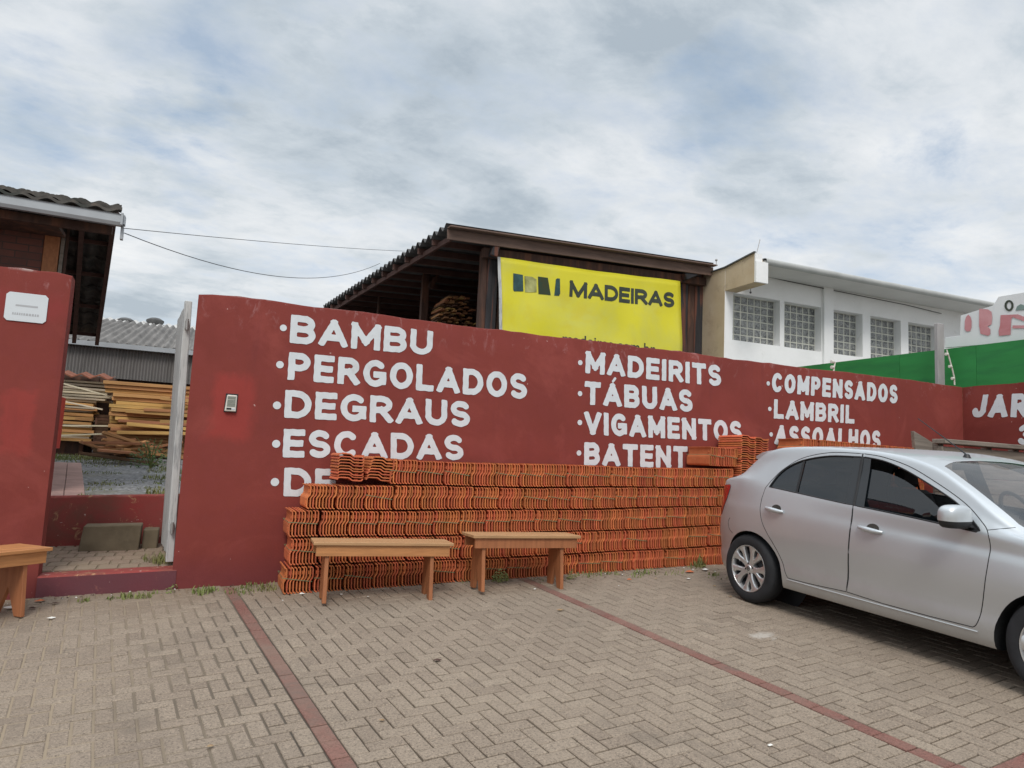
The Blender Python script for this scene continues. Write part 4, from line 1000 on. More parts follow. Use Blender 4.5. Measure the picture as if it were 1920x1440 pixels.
# ------------------------------------------------------------------ white building with glass blocks
wh = thing('white_building', 'white flat-roofed building with glass block windows beyond the shed', 'building', (15, 16, 1.5))
def wpart(b, name, mat, smooth=False, bevel=0):
    o = b.build(name, mat, wh, smooth, bevel); o.location = Vector((0, 0, 0))-wh.location; return o
WIN = [(10.83, 12.20), (12.33, 13.48), (13.82, 14.83), (15.10, 16.16), (16.43, 17.52)]
ZW0, ZW1 = 4.655, 5.735
Y0 = 13.0
b = MB(); X0, X1 = 10.6, 24.0
b.box(X0, X1, Y0, Y0+.22, 1.2, ZW0); b.box(X0, X1, Y0, Y0+.22, ZW1, 6.30)
xx = X0
for a, c in WIN+[(X1, X1)]: b.box(xx, a, Y0, Y0+.22, ZW0, ZW1); xx = c
wpart(b, 'front_wall', WHITEWALL)
ZBB = at_y(1425, 530, 12.03).z; ZPB = at_y(1419, 475, 12.06).z; ZPF = at_y(1340, 499, 13.0).z; ZBT = at_y(1420, 490, 12.03).z
b = MB(); b.box(X0-.004, X0+.2, Y0+.004, 25, 1.2, ZPF); b.hexa([(X0, 12.06, ZBB), (X0+.33, 12.06, ZBB), (X0+.33, Y0-.003, ZBB), (X0, Y0-.003, ZBB), (X0, 12.06, ZPB), (X0+.2, 12.06, ZPB), (X0+.2, Y0-.003, ZPF), (X0, Y0-.003, ZPF)]); wpart(b, 'side_wall', BEIGE)
b = MB(); b.box(13.5, 13.8, Y0-.07, Y0-.002, 1.2, 6.25); wpart(b, 'pilaster', WHITEWALL)
b = MB(); b.box(X0+.002, X0+.325, 12.00, 12.058, ZBB, ZBT); b.box(X0+.002, X0+.19, 12.03, 12.058, ZBT+.001, ZPB-.01); wpart(b, 'beam_end', WHITEWALL)
b = MB(); b.box(X0+.331, 24.6, 12.10, Y0-.001, 6.225, 6.28); wpart(b, 'soffit', M('white_soffit', (.60, .60, .58), .85, .08, 1, bump=.05))
b = MB(); n = 8; prof = [(12.13, 6.195), (12.09, 6.20), (12.055, 6.24), (12.05, 6.29), (12.07, 6.325), (12.14, 6.34)]
b.add([(X0+.33, y, z) for y, z in prof]+[(24.6, y, z) for y, z in prof], [(i, i+1, 7+i, 6+i) for i in range(5)]); wpart(b, 'roof_edge', SLABGREY, smooth=60)
b = MB(); b.box(X0+.331, 24.6, 12.14, 25, 6.29, 6.338); b.bar((X0-.01, 12.03, ZPB+.015), (X0-.01, 13.0, ZPF+.016), .05, .028); b.bar((X0-.01, 13.0, ZPF+.016), (X0-.01, 25, ZPF+.016), .05, .028); wpart(b, 'roof', FIBRO_DARK)
def block_mat():
    k = Mat('glass_block'); k.vec = k.coord('Object', (1, 1, 1), False)
    v = k.n('ShaderNodeTexVoronoi'); v.inputs['Scale'].default_value = 9; k.l(k.vec, v.inputs['Vector'])
    c = k.mix(k.maprange(k.noise(13, 4, .7, 1.2), .36, .62), (.05, .055, .06), (.34, .35, .34)); k.setv(k.b.inputs['Base Color'], c)
    k.b.inputs['Roughness'].default_value = .12; k.b.inputs['Specular IOR Level'].default_value = .7; k.bump(k.noise(16, 3, .6, .6), .8, .03); return k.m
GBLK = block_mat()
for wi, (a, c) in enumerate(WIN):
    f = MB(); f.box(a, c, Y0+.205, Y0+.26, ZW0, ZW1)
    fr = wpart(f, 'window', MORTAR)
    nb = max(5, round((c-a)/.195)); nzb = 6; sx_, sz_ = (c-a)/nb, (ZW1-ZW0)/nzb; g = MB()
    for i in range(nb):
        for j in range(nzb):
            x0_, z0_ = a+i*sx_+.013, ZW0+j*sz_+.013; x1_, z1_ = x0_+sx_-.026, z0_+sz_-.026; e = .012
            g.add([(x0_, Y0+.204, z0_), (x1_, Y0+.204, z0_), (x1_, Y0+.204, z1_), (x0_, Y0+.204, z1_), (x0_+e, Y0+.196, z0_+e), (x1_-e, Y0+.196, z0_+e), (x1_-e, Y0+.196, z1_-e), (x0_+e, Y0+.196, z1_-e)],
                  [(0, 1, 5, 4), (1, 2, 6, 5), (2, 3, 7, 6), (3, 0, 4, 7), (4, 5, 6, 7)])
    gp = g.build('glass_blocks', GBLK, fr)
b = MB(); p = at_y(1418, 474, 12.06); q = at_y(1425, 449, 12.06); b.tube([p+Vector((0, 0, -.03)), p.lerp(q, .5)+Vector((.01, 0, 0)), q], .008, 6); wpart(b, 'roof_rod', STEEL)
b = MB(); p = at_y(1343, 498, 13.3); b.tube([p, p+Vector((0, 0, .11))], .008, 6); b.ball(p+Vector((0, 0, .13)), .03, 8, 5); wpart(b, 'roof_pin', STEEL)
b = MB(); p = at_y(1407.5, 536, 12.6); b.tube([p, p-Vector((0, 0, .13))], .006, 6); b.ball(p-Vector((0, 0, .15)), .025, 8, 5); wpart(b, 'hanging_lamp_holder', CABLE)
b = MB(); pts = [at_y(x, y, 12.95) for x, y in ((1441, 519), (1480, 528), (1530, 538), (1600, 552), (1700, 572), (1765, 588))]; b.tube(pts, .010, 5); wpart(b, 'cable', CABLE)

# ------------------------------------------------------------------ green boarding, post, sign and fence rods on the right
gb = thing('green_hoarding', 'dark green boarded hoarding rising above the side wall', 'hoarding', (0, 0, 0))
for k in range(8):
    ya, yb = 13.2-k*1.25, 13.2-(k+1)*1.25+.004
    b = MB(); za, zb = 3.70-.0*k, 3.70
    def gt_(y): return 3.66+.012*(y-7)
    b.hexa([(10.16, ya, 2.2), (10.16, yb, 2.2), (10.22, yb, 2.2), (10.22, ya, 2.2), (10.16, ya, gt_(ya)), (10.16, yb, gt_(yb)), (10.22, yb, gt_(yb)), (10.22, ya, gt_(ya))]); b.build('board', GREEN, gb)
b = MB(); a = at_y(1755, 700, 7.35); c = at_y(1772, 700, 7.35); b.box(a.x+.05, c.x, 7.35, 7.41, 1.5, 4.02); tag(b.build('grey_post', POSTGREY, bevel=.008), 'square grey post standing in the corner behind the red walls', 'post')
sg = thing('white_sign_board', 'white sign board with large red letters above the green hoarding', 'sign', (0, 0, 0))
b = MB(); pl = [(at_x(x_, y_, 10.31).y, at_x(x_, y_, 10.31).z) for x_, y_ in ((1772, 652), (1772, 633), (1800, 629), (1801, 592), (1862, 573), (1872, 556), (1920, 548), (2050, 530), (2050, 630))]
b.prism(pl, lambda u, v, d: (d, u, v), 10.31, 10.36); b.build('board', SIGNWHITE, sg, bevel=.003)
def sgp(px, py): p = at_x(px, py, 10.302); return (10.302, p.y, p.z)
ZG = lambda x, y: (1740+x/10.667, 550+y/10.667)
def sflat(pts, name, mat):
    b = MB(); b.add([sgp(*ZG(*q)) for q in pts], [tuple(range(len(pts)))]); b.build(name, mat, sg)
sflat([(735, 560), (760, 470), (805, 425), (850, 470), (872, 560), (870, 680), (845, 755), (770, 765), (730, 720)], 'letter', REDTXT)
sflat([(1025, 305), (1200, 320), (1270, 370), (1285, 480), (1270, 620), (1190, 660), (1245, 720), (1245, 820), (1200, 850), (1050, 810), (1020, 640)], 'letter', REDTXT)
sflat([(1450, 435), (1800, 420), (2050, 520), (2050, 600), (1880, 545), (1690, 475), (1665, 520), (1650, 830), (1420, 850), (1410, 750), (1440, 640)], 'letter', REDTXT)
sflat([(1690, 700), (2050, 700), (2050, 640), (1880, 640), (1690, 640)], 'letter', REDTXT)
b = MB(); n = 20; cx_, cy_ = 1620, 245
vs = [sgp(*ZG(cx_+92*math.cos(2*math.pi*k/n), cy_+112*math.sin(2*math.pi*k/n))) for k in range(n)]+[sgp(*ZG(cx_+46*math.cos(2*math.pi*k/n), cy_+72*math.sin(2*math.pi*k/n))) for k in range(n)]
b.add(vs, [(k, (k+1) % n, n+(k+1) % n, n+k) for k in range(n)]); b.build('letter', BLACKTXT, sg)
sflat([(1750, 340), (1780, 260), (1850, 215), (1930, 240), (2050, 270), (1900, 330)], 'leaf_emblem', LEAFTXT)
def fence_rod(pts, label, nin):
    t = thing('fence_rod', label, 'fence rod', pts[0], 0, 'white electric fence rods')
    b = MB(); b.tube([p-pts[0] for p in pts], .011, 6); b.build('rod', PLASTIC, t)
    for k in range(nin):
        f = (k+.6)/nin; i = min(int(f*(len(pts)-1)), len(pts)-2); g = f*(len(pts)-1)-i; p = pts[i].lerp(pts[i+1], g)-pts[0]
        b = MB(); b.lathe([(.0, -.02), (.022, -.018), (.022, .0), (.015, .006), (.022, .012), (.02, .022), (0, .024)], 10, (p.x-.03, p.y, p.z), 'x'); b.build('insulator', PLASTIC, t)
fence_rod([at_y(x, y, 7.1) for x, y in ((1790, 722), (1789, 707), (1785, 690), (1780, 672), (1775, 656))], 'tall leaning white fence rod with insulators by the grey post', 3)
fence_rod([at_y(x, y, 7.1) for x, y in ((1563, 698), (1564, 688), (1566, 679), (1560, 678))], 'short hooked white fence rod on the long wall above COMPENSADOS', 2)
# overhead wires from the house gutter to the shed
def wire(a, c, sag, r_, label):
    b = MB(); b.tube([a.lerp(c, k/24)-Vector((0, 0, sag*4*(k/24)*(1-k/24))) for k in range(25)], r_, 5); tag(b.build('overhead_wire', CABLE), label, 'wire', 'overhead wires')
wire(at_y(233, 428, 8.22), at_y(760, 471, 14.5), .03, .0038, 'thin nearly straight overhead wire from the gutter to the shed roof')
wire(at_y(233, 437, 8.22), at_y(712, 494, 16), .40, .005, 'sagging overhead wire under the straight one, gutter to shed')
# ------------------------------------------------------------------ the yard seen through the gateway
def gpt(px, py, f=gz):
    p = EYE.copy(); d = ray(px, py); t = 5.0
    for _ in range(60): q = EYE+d*t; t = max(.5, t*(EYE.z-f(q.x, q.y))/max(1e-4, (EYE.z-q.z)))if EYE.z-q.z > 1e-4 else t*2
    return EYE+d*t
b = MB()
for k in range(8):
    y0_ = 8.54+k*.62
    for (xa_, xb_) in ((-1.39-.086*k, -1.19-.086*k), (-1.185-.086*k, -.998-.086*k)):
        b.hexa([(xa_, y0_+.004, yz(xa_, y0_)-.05), (xb_, y0_+.004, yz(xb_, y0_)-.05), (xb_-.086, y0_+.616, yz(xb_, y0_+.61)-.05), (xa_-.086, y0_+.616, yz(xa_, y0_+.61)-.05),
                (xa_, y0_+.004, yz(xa_, y0_)+.03), (xb_, y0_+.004, yz(xb_, y0_)+.03), (xb_-.086, y0_+.616, yz(xb_, y0_+.61)+.03), (xa_-.086, y0_+.616, yz(xa_, y0_+.61)+.03)])
o = b.build('path', PINKSLAB, bevel=.006); o['kind'] = 'structure'
UB = [board_mesh(m, L, w_, h_) for m, L, w_, h_ in ((LUMBER[0], 2.6, .13, .068), (LUMBER[0], 2.2, .15, .062), (LUMBER[1], 2.4, .14, .055), (LUMBER[1], 1.3, .12, .05), (LUMBER[2], 2.4, .10, .045), (LUMBER[3], 2.4, .14, .055), (LUMBER[0], 1.5, .12, .065))]
rg = random.Random(12)
YB = 15.6; zb0 = yz(-1, YB)
LB = ('fresh orange board in the tall stack behind the open gate', 'tall lumber stack behind the gate')
zacc = zb0+.02
for j in range(23):
    z_ = zacc; zacc += .060 if j < 9 else .073; up = j/18
    if z_ > 2.86: break
    for d_ in range(3):
        me = UB[rg.choice([0, 0, 1, 6] if j > 8 else ([2, 2, 3, 5] if j < 5 else [0, 2, 2, 3, 1]))]
        x0_ = -1.585+max(v.co.x for v in me.vertices)+abs(rg.gauss(0, .05))*(1 if rg.random() < .8 else 4) - (.14 if j > 17 and d_ == 0 else 0)
        board(me, (x0_, YB+.17*d_+rg.gauss(0, .025)-.02*(j % 3), z_), rg.gauss(0, .012), *LB, 0, rg.gauss(0, .006))
    me = UB[rg.choice([0, 1] if j > 8 else [2, 1, 0])]
    board(me, (1.25+rg.gauss(0, .3), YB+.05+rg.gauss(0, .04), z_), rg.gauss(0, .012), *LB, 0, rg.gauss(0, .01))
for j in range(9):
    board(UB[rg.choice([2, 3, 0, 1])], (.15+rg.gauss(0, .25), YB-.22-.03*rg.random(), zb0+.48+j*.085), rg.gauss(0, .03), 'reddish board jutting out in front of the tall lumber stack', 'boards jutting from the lumber stack', 0, rg.gauss(.0, .035))
for j in range(22):
    yy = 13.6+rg.random()*1.5
    board(UB[rg.choice([3, 3, 2, 1, 5])], (-1.05+rg.gauss(0, .26), yy, yz(0, yy)+.02+rg.random()*.34*(1-abs(yy-14.5)*.4)), rg.gauss(.25, .25), 'short reddish offcut in the heap at the foot of the lumber stack', 'offcuts heaped on the gravel', rg.gauss(0, .1), rg.gauss(0, .14), (.22+.28*rg.random(), .8, .8))
YA = 15.9
for j in range(22):
    z_ = 1.70+j*.052
    if z_ > 2.80: break
    for d_ in range(2):
        grey_ = j > 14; me = UB[4] if (grey_ or rg.random() < .45) else UB[rg.choice([0, 1, 6])]
        xr = -1.875+rg.gauss(0, .03)+(.24+rg.gauss(0, .06) if j > 14 else 0)
        board(me, (xr-max(v.co.x for v in me.vertices), YA+.15*d_+rg.gauss(0, .03), z_), rg.gauss(0, .012), 'pale board in the loose pile at the path side of the yard', 'pale lumber pile by the path', 0, rg.gauss(0, .016), (1, 1, .85))
for (x_, z_, rx_) in ((-2.0, 2.72, .22), (-2.3, 2.45, .16), (-1.9, 1.78, -.10), (-2.1, 1.95, -.05)):
    board(UB[4], (x_-.35, YA-.25, z_), .02, 'thin grey lath slanting across the pale lumber pile', 'slanting laths on the lumber pile', 0, rx_, (.8, .6, .6))
for j in range(13):
    board(UB[5], (-1.70+rg.gauss(0, .03), YA+1.0, yz(-2, YA)+.02+j*.060), R(90)+rg.gauss(0, .03), 'dark old board seen end-on in the shade between the lumber piles', 'dark boards between the piles', 0, 0, (.8, 2.0, 1))
b = MB(); b.box(-4, -1.9, YA+.5, YA+.6, 1.3, 2.95); b.box(-4, -2.0, YA+.1, YA+.3, 1.3, 1.69); b.box(-4, -1.62, YA+.55, YA+.9, 2.2, 2.98); tag(b.build('rack_shade_fill', DARKWOOD), 'dark boxes carrying the pale lumber pile and standing in for its shaded gaps', 'rack')  # rack of dark boxes, also filling in the shade under and behind the pile
b = MB(); n = 20
row = [(-3.02+k*.075, .035*math.cos(k*math.pi/2)) for k in range(n)]
b.add([(x, YA-.2, 2.93+q) for x, q in row]+[(x, YA+.4, 3.02+q) for x, q in row]+[(x, YA-.2, 2.905+q) for x, q in row], [(k, k+1, n+k+1, n+k) for k in range(n-1)]+[(k, 2*n+k, 2*n+k+1, k+1) for k in range(n-1)])
tag(b.build('clay_tile_row', M('weathered_clay', (.23, .085, .05), .9, .3, 6, bump=.2)), 'short row of red clay tiles capping the pale lumber pile', 'roof tiles')
# warehouse beyond
wz = thing('grey_warehouse', 'long grey warehouse with corrugated roof beyond the lumber stacks', 'warehouse', (-2, 19, 1.6))
def zpart(b, name, mat, smooth=False):
    o = b.build(name, mat, wz, smooth); o.location = Vector((0, 0, 0))-wz.location; return o
YW = 17.6; kz = YW/16
zf0, zf1 = 1.652+(2.94-1.652)*kz, 1.652+(3.545-1.652)*kz
b = MB(); n = 380; xs = [-9+11.6*k/n for k in range(n+1)]
vs = []
for k, x in enumerate(xs):
    y = YW+(.016 if k % 2 else -.016); vs += [(x, y, zf0), (x, y, zf1)]
b.add(vs, [(2*k, 2*k+2, 2*k+3, 2*k+1) for k in range(n)]); zpart(b, 'fluted_fascia', M('ribbed_grey_sheet', (.185, .172, .165), .9, .3, 3, (2, 2, .3), .2, layers=(((.11, .105, .11), 3, .5, .7, .6),)))
b = MB(); b.box(-9, 2.6, YW+.3, YW+.5, 1.2, zf0+.3); zpart(b, 'wall', DARKWOOD)
b = MB(); b.box(-9, 2.6, YW-.16, YW-.03, zf1-.03, zf1+.07); zpart(b, 'gutter', ZINC)
b = MB(); n = 512; z1_ = 1.652+.1495*25; vs = []
for k in range(n+1):
    x = -9+11.6*k/n; q = .042*math.cos(k*math.pi/4)
    for f in (0, .52, 1.0): vs.append((x, YW-.12+(25-YW)*f, zf1+.06+(z1_-zf1-.06)*f+q+(.03 if f > .5 else 0)))
b.add(vs, [(3*k+j, 3*k+3+j, 3*k+4+j, 3*k+1+j) for k in range(n) for j in range(2)]); zpart(b, 'roof', FIBRO, smooth=60)
wz2 = thing('pale_warehouse', 'far pale ribbed roof with two dark vents above the grey warehouse', 'warehouse', (-2, 34, 1.6))
b = MB(); n = 150; vs = []
for k in range(n+1):
    x = -9+12.5*k/n; q = .05*math.cos(k*math.pi/2)
    for f in (0, 1): vs.append((x, 31+5*f, 1.652+.139*31+(.1535*36-.139*31)*f+q))
b.add(vs, [(2*k, 2*k+2, 2*k+3, 2*k+1) for k in range(n)])
o = b.build('roof', FIBRO_PALE, wz2, smooth=60); o.location = Vector((0, 0, 0))-wz2.location
b = MB(); b.box(-9, 3.5, 31.3, 31.5, 1.2, 5.9); o = b.build('wall', FIBRO, wz2); o.location = Vector((0, 0, 0))-wz2.location
for px in (236, 291):
    p = at_y(px, 602, 35.5); b = MB(); b.lathe([(0, .16), (.2, .12), (.36, .03), (.36, -.05), (.2, -.25)], 14, tuple(p), 'z'); o = b.build('vent', FIBRO_DARK, wz2, smooth=True); o.location = Vector((0, 0, 0))-wz2.location
# ------------------------------------------------------------------ grass, weeds, litter
def blades(b, c, n, rad, h, zf, rg, spread=.5, wd=.006):
    for _ in range(n):
        a = rg.random()*6.283; r_ = rad*math.sqrt(rg.random()); x, y = c[0]+r_*math.cos(a), c[1]+r_*math.sin(a); z = zf(x, y)-.004
        hh = h*(.35+.75*rg.random()); t = rg.random()*6.283; l = spread*hh*rg.random(); w_ = wd*(.6+.8*rg.random()); px, py = -math.sin(t)*w_, math.cos(t)*w_; ux, uy = math.cos(t), math.sin(t)
        n0 = len(b.v)
        b.v += [(x-px, y-py, z), (x+px, y+py, z), (x+ux*l*.35+px*.8, y+uy*l*.35+py*.8, z+hh*.6), (x+ux*l*.35-px*.8, y+uy*l*.35-py*.8, z+hh*.6), (x+ux*l, y+uy*l, z+hh*(1-.25*l/max(hh, .001)))]
        b.f += [[n0, n0+1, n0+2, n0+3], [n0+3, n0+2, n0+4]]; b.m += [b.mi, b.mi]
def leafs(b, c, n, rad, h, zf, rg, sz=.012):
    for _ in range(n):
        a = rg.random()*6.283; r_ = rad*math.sqrt(rg.random()); p = Vector((c[0]+r_*math.cos(a), c[1]+r_*math.sin(a), 0)); p.z = zf(p.x, p.y)+h*rg.random()*(1-.6*r_/rad)+.004
        u = Vector((rg.gauss(0, 1), rg.gauss(0, 1), rg.gauss(0, .5))).normalized(); v = u.orthogonal().normalized(); s = sz*(.6+.8*rg.random())
        b.add([p-u*s, p+v*s*.45, p+u*s, p-v*s*.45], [(0, 1, 2, 3)])
rg = random.Random(31); b = MB()
for (px, py, n, rad, h) in ((157,1128,30,.045,.05),(211,1123,22,.05,.035),(237,1121,46,.05,.06),(268,1120,44,.06,.05),(290,1113,12,.03,.04),(378,1112,70,.085,.07),(400,1108,22,.05,.05),(455,1108,60,.16,.045),(484,1102,70,.14,.06),(505,1106,26,.07,.05),(700,1095,10,.05,.04),
    (1102,1080,30,.10,.05),(1120,1076,36,.12,.07),(1150,1076,14,.08,.04),(1205,1076,40,.10,.06),(1185,1080,16,.10,.04),(1240,1074,30,.16,.04),(1312,1062,60,.07,.15),(1305,1064,30,.1,.06),(1345,1083,16,.10,.03),(1338,1078,20,.06,.04),(1275,1076,16,.10,.03),(1000,1090,14,.1,.03),(870,1092,14,.05,.04)):
    c = gpt(px, py); c.y = min(c.y, 6.97); blades(b, c, n, rad, h, gz, rg, .9, .0045)
for (px, py, n, rad, h) in ((938,1090,150,.075,.13),(1072,1086,46,.05,.10),(1312,1062,40,.07,.10)): leafs(b, gpt(px, py), n, rad, h, gz, rg, .014)
for (px, py) in ((318,1112),(330,1098),(323,1104)): c = gpt(px, py); leafs(b, c, 16, .035, .10, gz, rg, .012)
blades(b, (-.20, 7.36), 110, .09, .11, zland, rg, 1.1, .0035); blades(b, (-.26, 7.5), 50, .12, .08, zland, rg, 1.1, .003)
o = b.build('weeds', GRASS); tag(o, 'sparse green weeds along the foot of the red wall', 'weeds', kind='stuff')
b = MB()
for (x, y, n, rad, h) in ((-1.02,8.62,90,.08,.12),(-1.25,11.9,150,.30,.07),(-1.0,10.2,160,.22,.08),(-1.05,9.6,90,.20,.06),(-.82,10.6,90,.3,.05),(-.35,9.1,190,.14,.16),(-.42,9.7,90,.2,.09),(-.32,11.2,420,.34,.12),(-.3,12.4,380,.40,.16),(-.25,10.5,200,.25,.08),(-1.7,14.3,500,.6,.10),(-2.1,15.0,900,.6,.16),(-2.4,14.6,500,.5,.14),(-1.7,15.2,400,.5,.14),(-1.3,15.0,260,.5,.08),(-1.4,13.4,200,.4,.07),(-.9,14.8,60,.3,.06)):
    blades(b, (x, y), int(n*.6), rad, h*.55, yz, rg, .9, .005)
tag(b.build('yard_grass', GRASS), 'patchy grass growing through the grey gravel of the yard', 'grass', kind='stuff')
pl = thing('wild_bush', 'wild green bush growing against the lumber stack by the gate', 'bush', (-.66, 13.1, yz(-.66, 13.1)))
b = MB(); zf = lambda x, y: 0
for k in range(14):
    a = rg.random()*6.28; r_ = .08+.30*rg.random(); h = .2+.35*rg.random()
    b.tube([(0, 0, 0), (r_*.4*math.cos(a), r_*.4*math.sin(a), h*.6), (r_*math.cos(a), r_*math.sin(a), h)], [.008, .006, .003], 5)
b.build('stem', GRASS, pl)
b = MB(); leafs(b, (0, 0), 260, .32, .52, zf, rg, .026); b.build('foliage', LEAF, pl)
b = MB()
for (px, py, sz, mt) in ((1050,1146,.035,0),(820,1240,.03,1),(395,1402,.022,0),(717,1353,.02,0),(1290,1087,.03,2),(1294,1074,.06,3),(1322,1070,.05,2),(1160,1100,.012,2),(1003,1106,.018,2),(975,1100,.015,1),(75,1129,.045,3),(104,1133,.03,1),(96,1161,.03,2),(40,1148,.04,1),(20,1142,.05,2),(60,1142,.03,1),(566,1115,.03,2),(575,1112,.02,1),(530,1085,.05,2),(512,1090,.04,1),(1370,1120,.02,0),(1340,1100,.02,0),(1445,1400,.02,2),(640,1116,.015,2),(690,1120,.012,2),(1180,1088,.03,3),(1230,1086,.02,0)):
    b.mi = mt; c = gpt(px, py); z = gz(c.x, c.y); a = rg.random()*6.28; n = 7
    pts = [(c.x+sz*(.6+.5*rg.random())*math.cos(a+k*6.283/n), c.y+sz*.6*(.6+.5*rg.random())*math.sin(a+k*6.283/n), z+.006+sz*.25*rg.random()) for k in range(n)]
    top = (c.x, c.y, z+.008+sz*.35); b.add(pts+[top], [(k, (k+1) % n, n) for k in range(n)])
for k in range(240):                              # crumbs of soil and dry leaf along the wall foot
    b.mi = rg.choice([0, 1, 1, 1, 2]) if k % 3 else 1; x = rg.uniform(-2.2, .8) if k < 130 else rg.uniform(3.6, 6.4); y = (6.99 if x < .7 else 6.5)-abs(rg.gauss(0, .10)) ; z = gz(x, y); s = rg.uniform(.004, .014); a = rg.random()*6.28
    b.add([(x+s*math.cos(a), y+s*math.sin(a), z+.002), (x-s*math.sin(a)*.6, y+s*math.cos(a)*.6, z+.004), (x-s*math.cos(a), y-s*math.sin(a), z+.002), (x+s*math.sin(a)*.6, y-s*math.cos(a)*.6, z+.005), (x, y, z+.003+s*.6)], [(0, 1, 4), (1, 2, 4), (2, 3, 4), (3, 0, 4)])
tag(b.build('litter', [DEADLEAF, DARKWOOD, PAPER, CLAY]), 'dry leaves, tile shards and scraps scattered along the wall foot', 'litter', kind='stuff')

# ------------------------------------------------------------------ the silver hatchback
def pchip(xs, ys):
    xs, ys = np.array(xs, float), np.array(ys, float); h = np.diff(xs); d = np.diff(ys)/h; m = np.zeros(len(xs))
    for i in range(1, len(xs)-1):
        if d[i-1]*d[i] > 0: w1, w2 = 2*h[i]+h[i-1], h[i]+2*h[i-1]; m[i] = (w1+w2)/(w1/d[i-1]+w2/d[i])
    m[0], m[-1] = d[0], d[-1]
    def f(x):
        x = np.clip(np.asarray(x, float), xs[0], xs[-1]); i = np.clip(np.searchsorted(xs, x)-1, 0, len(xs)-2); t = (x-xs[i])/h[i]
        return (1+2*t)*(1-t)**2*ys[i]+t*(1-t)**2*h[i]*m[i]+t*t*(3-2*t)*ys[i+1]+t*t*(t-1)*h[i]*m[i+1]
    return f
T = lambda *p: pchip([q[0] for q in p], [q[1] for q in p])
plan = T((0,.50),(.02,.64),(.06,.755),(.12,.835),(.2,.895),(.32,.950),(.5,.990),(.7,1),(2.9,1),(3.2,.975),(3.4,.93),(3.55,.86),(3.67,.75),(3.74,.62),(3.78,.42))
zbot = T((0,.30),(.1,.24),(.3,.21),(1,.20),(2.7,.20),(3.3,.19),(3.7,.20),(3.78,.27))
zsill = T((0,.34),(.1,.28),(.3,.255),(1,.245),(2.7,.245),(3.3,.23),(3.7,.25),(3.78,.31))
zmid = T((0,.47),(.15,.56),(.5,.60),(3.0,.60),(3.5,.54),(3.78,.42))
zsh = T((0,.56),(.04,.70),(.12,.80),(.3,.855),(.8,.86),(2.0,.83),(2.9,.79),(3.3,.72),(3.6,.60),(3.78,.48))
zbelt = T((0,.60),(.03,.78),(.08,.93),(.2,1.01),(.42,1.035),(.8,1.018),(1.6,.968),(2.3,.933),(2.66,.905),(3.0,.865),(3.3,.80),(3.6,.68),(3.78,.52))
zrail = T((0,.625),(.03,.80),(.08,.965),(.15,1.03),(.28,1.10),(.45,1.215),(.63,1.312),(.82,1.360),(1.05,1.378),(1.3,1.386),(1.63,1.382),(1.94,1.356),(2.2,1.298),(2.45,1.175),(2.72,1.005),(2.86,.935),(3.1,.885),(3.3,.83),(3.6,.71),(3.78,.54))
zcent = T((0,.635),(.03,.84),(.08,1.00),(.15,1.10),(.22,1.15),(.30,1.215),(.45,1.310),(.6,1.352),(.8,1.374),(1.2,1.393),(1.6,1.391),(1.95,1.366),(2.12,1.338),(2.4,1.228),(2.7,1.095),(2.98,.960),(3.1,.955),(3.3,.91),(3.5,.845),(3.66,.755),(3.75,.66),(3.78,.56))
yrail = T((0,.74),(.15,.66),(.3,.600),(.45,.600),(.63,.615),(1.3,.610),(1.9,.615),(2.2,.640),(2.5,.700),(2.72,.745),(2.95,.735),(3.3,.70),(3.78,.66))
ybelt = T((0,.78),(.4,.770),(.8,.764),(1.6,.782),(2.3,.795),(2.66,.802),(3.0,.795),(3.3,.78),(3.78,.72))
def ctrl(x):
    p = float(plan(x)); zb, zs, zm, zh, ze, zr_, zc_ = (float(f(x)) for f in (zbot, zsill, zmid, zsh, zbelt, zrail, zcent))
    yb, yr = float(ybelt(x))*p, float(yrail(x))*p
    wid = .832*p
    return [(0, zb), (wid-.16, zb), (wid-.045, zb+.012), (wid-.024, zs+.02), (wid-.016, zs+(zm-zs)*.30), (wid-.021, zs+(zm-zs)*.50), (wid, zm+.02), (wid-.012, zm+(zh-zm)*.75), (wid-.030, zh+.02), (yb+.004, ze-.012), (yb-.012, ze+.03),
            (yr+(yb-yr)*.36, zr_-(zr_-ze)*.36), (yr, zr_), (yr-.06*p, zr_+(zc_-zr_)*.36), (yr*.55, zr_+(zc_-zr_)*.84), (0, zc_)]
SEG = [2, 2, 2, 3, 3, 3, 5, 4, 4, 3, 6, 6, 5, 6, 7]
def section(x):
    c = ctrl(x); k = np.arange(len(c)); fy, fz = pchip(k, [q[0] for q in c]), pchip(k, [q[1] for q in c])
    s = np.concatenate([np.linspace(i, i+1, n, endpoint=False) for i, n in enumerate(SEG)]+[[len(c)-1]])
    return np.stack([fy(s), fz(s)], 1)
RAILROW = sum(SEG[:12])
stx = np.unique(np.concatenate([.36*(1-np.cos(np.linspace(0, math.pi/2, 16))), np.linspace(.36, 3.4, 86), 3.78-.38*(1-np.cos(np.linspace(0, math.pi/2, 16)))]))
bm = bmesh.new(); grid = []
for x in stx: grid.append([bm.verts.new((x, max(0, y), z)) for y, z in section(float(x))])
row_l = bm.faces.layers.int.new('row')
NJ = len(grid[0])
for i in range(len(stx)-1):
    for j in range(NJ-1):
        f = bm.faces.new((grid[i][j], grid[i+1][j], grid[i+1][j+1], grid[i][j+1])); f[row_l] = j
for gi in (0, -1):
    f = bm.faces.new(grid[gi]); f[row_l] = 10
bmesh.ops.recalc_face_normals(bm, faces=bm.faces)
if sum((f.normal.y*f.calc_center_median().y) for f in bm.faces) < 0: bmesh.ops.reverse_faces(bm, faces=bm.faces)
for f in bm.faces: f.smooth = True
BVH0 = BVHTree.FromBMesh(bm)
def side_y(x, z):
    h = BVH0.ray_cast(Vector((x, 3, z)), Vector((0, -1, 0))); return h[0].y if h[0] else .6
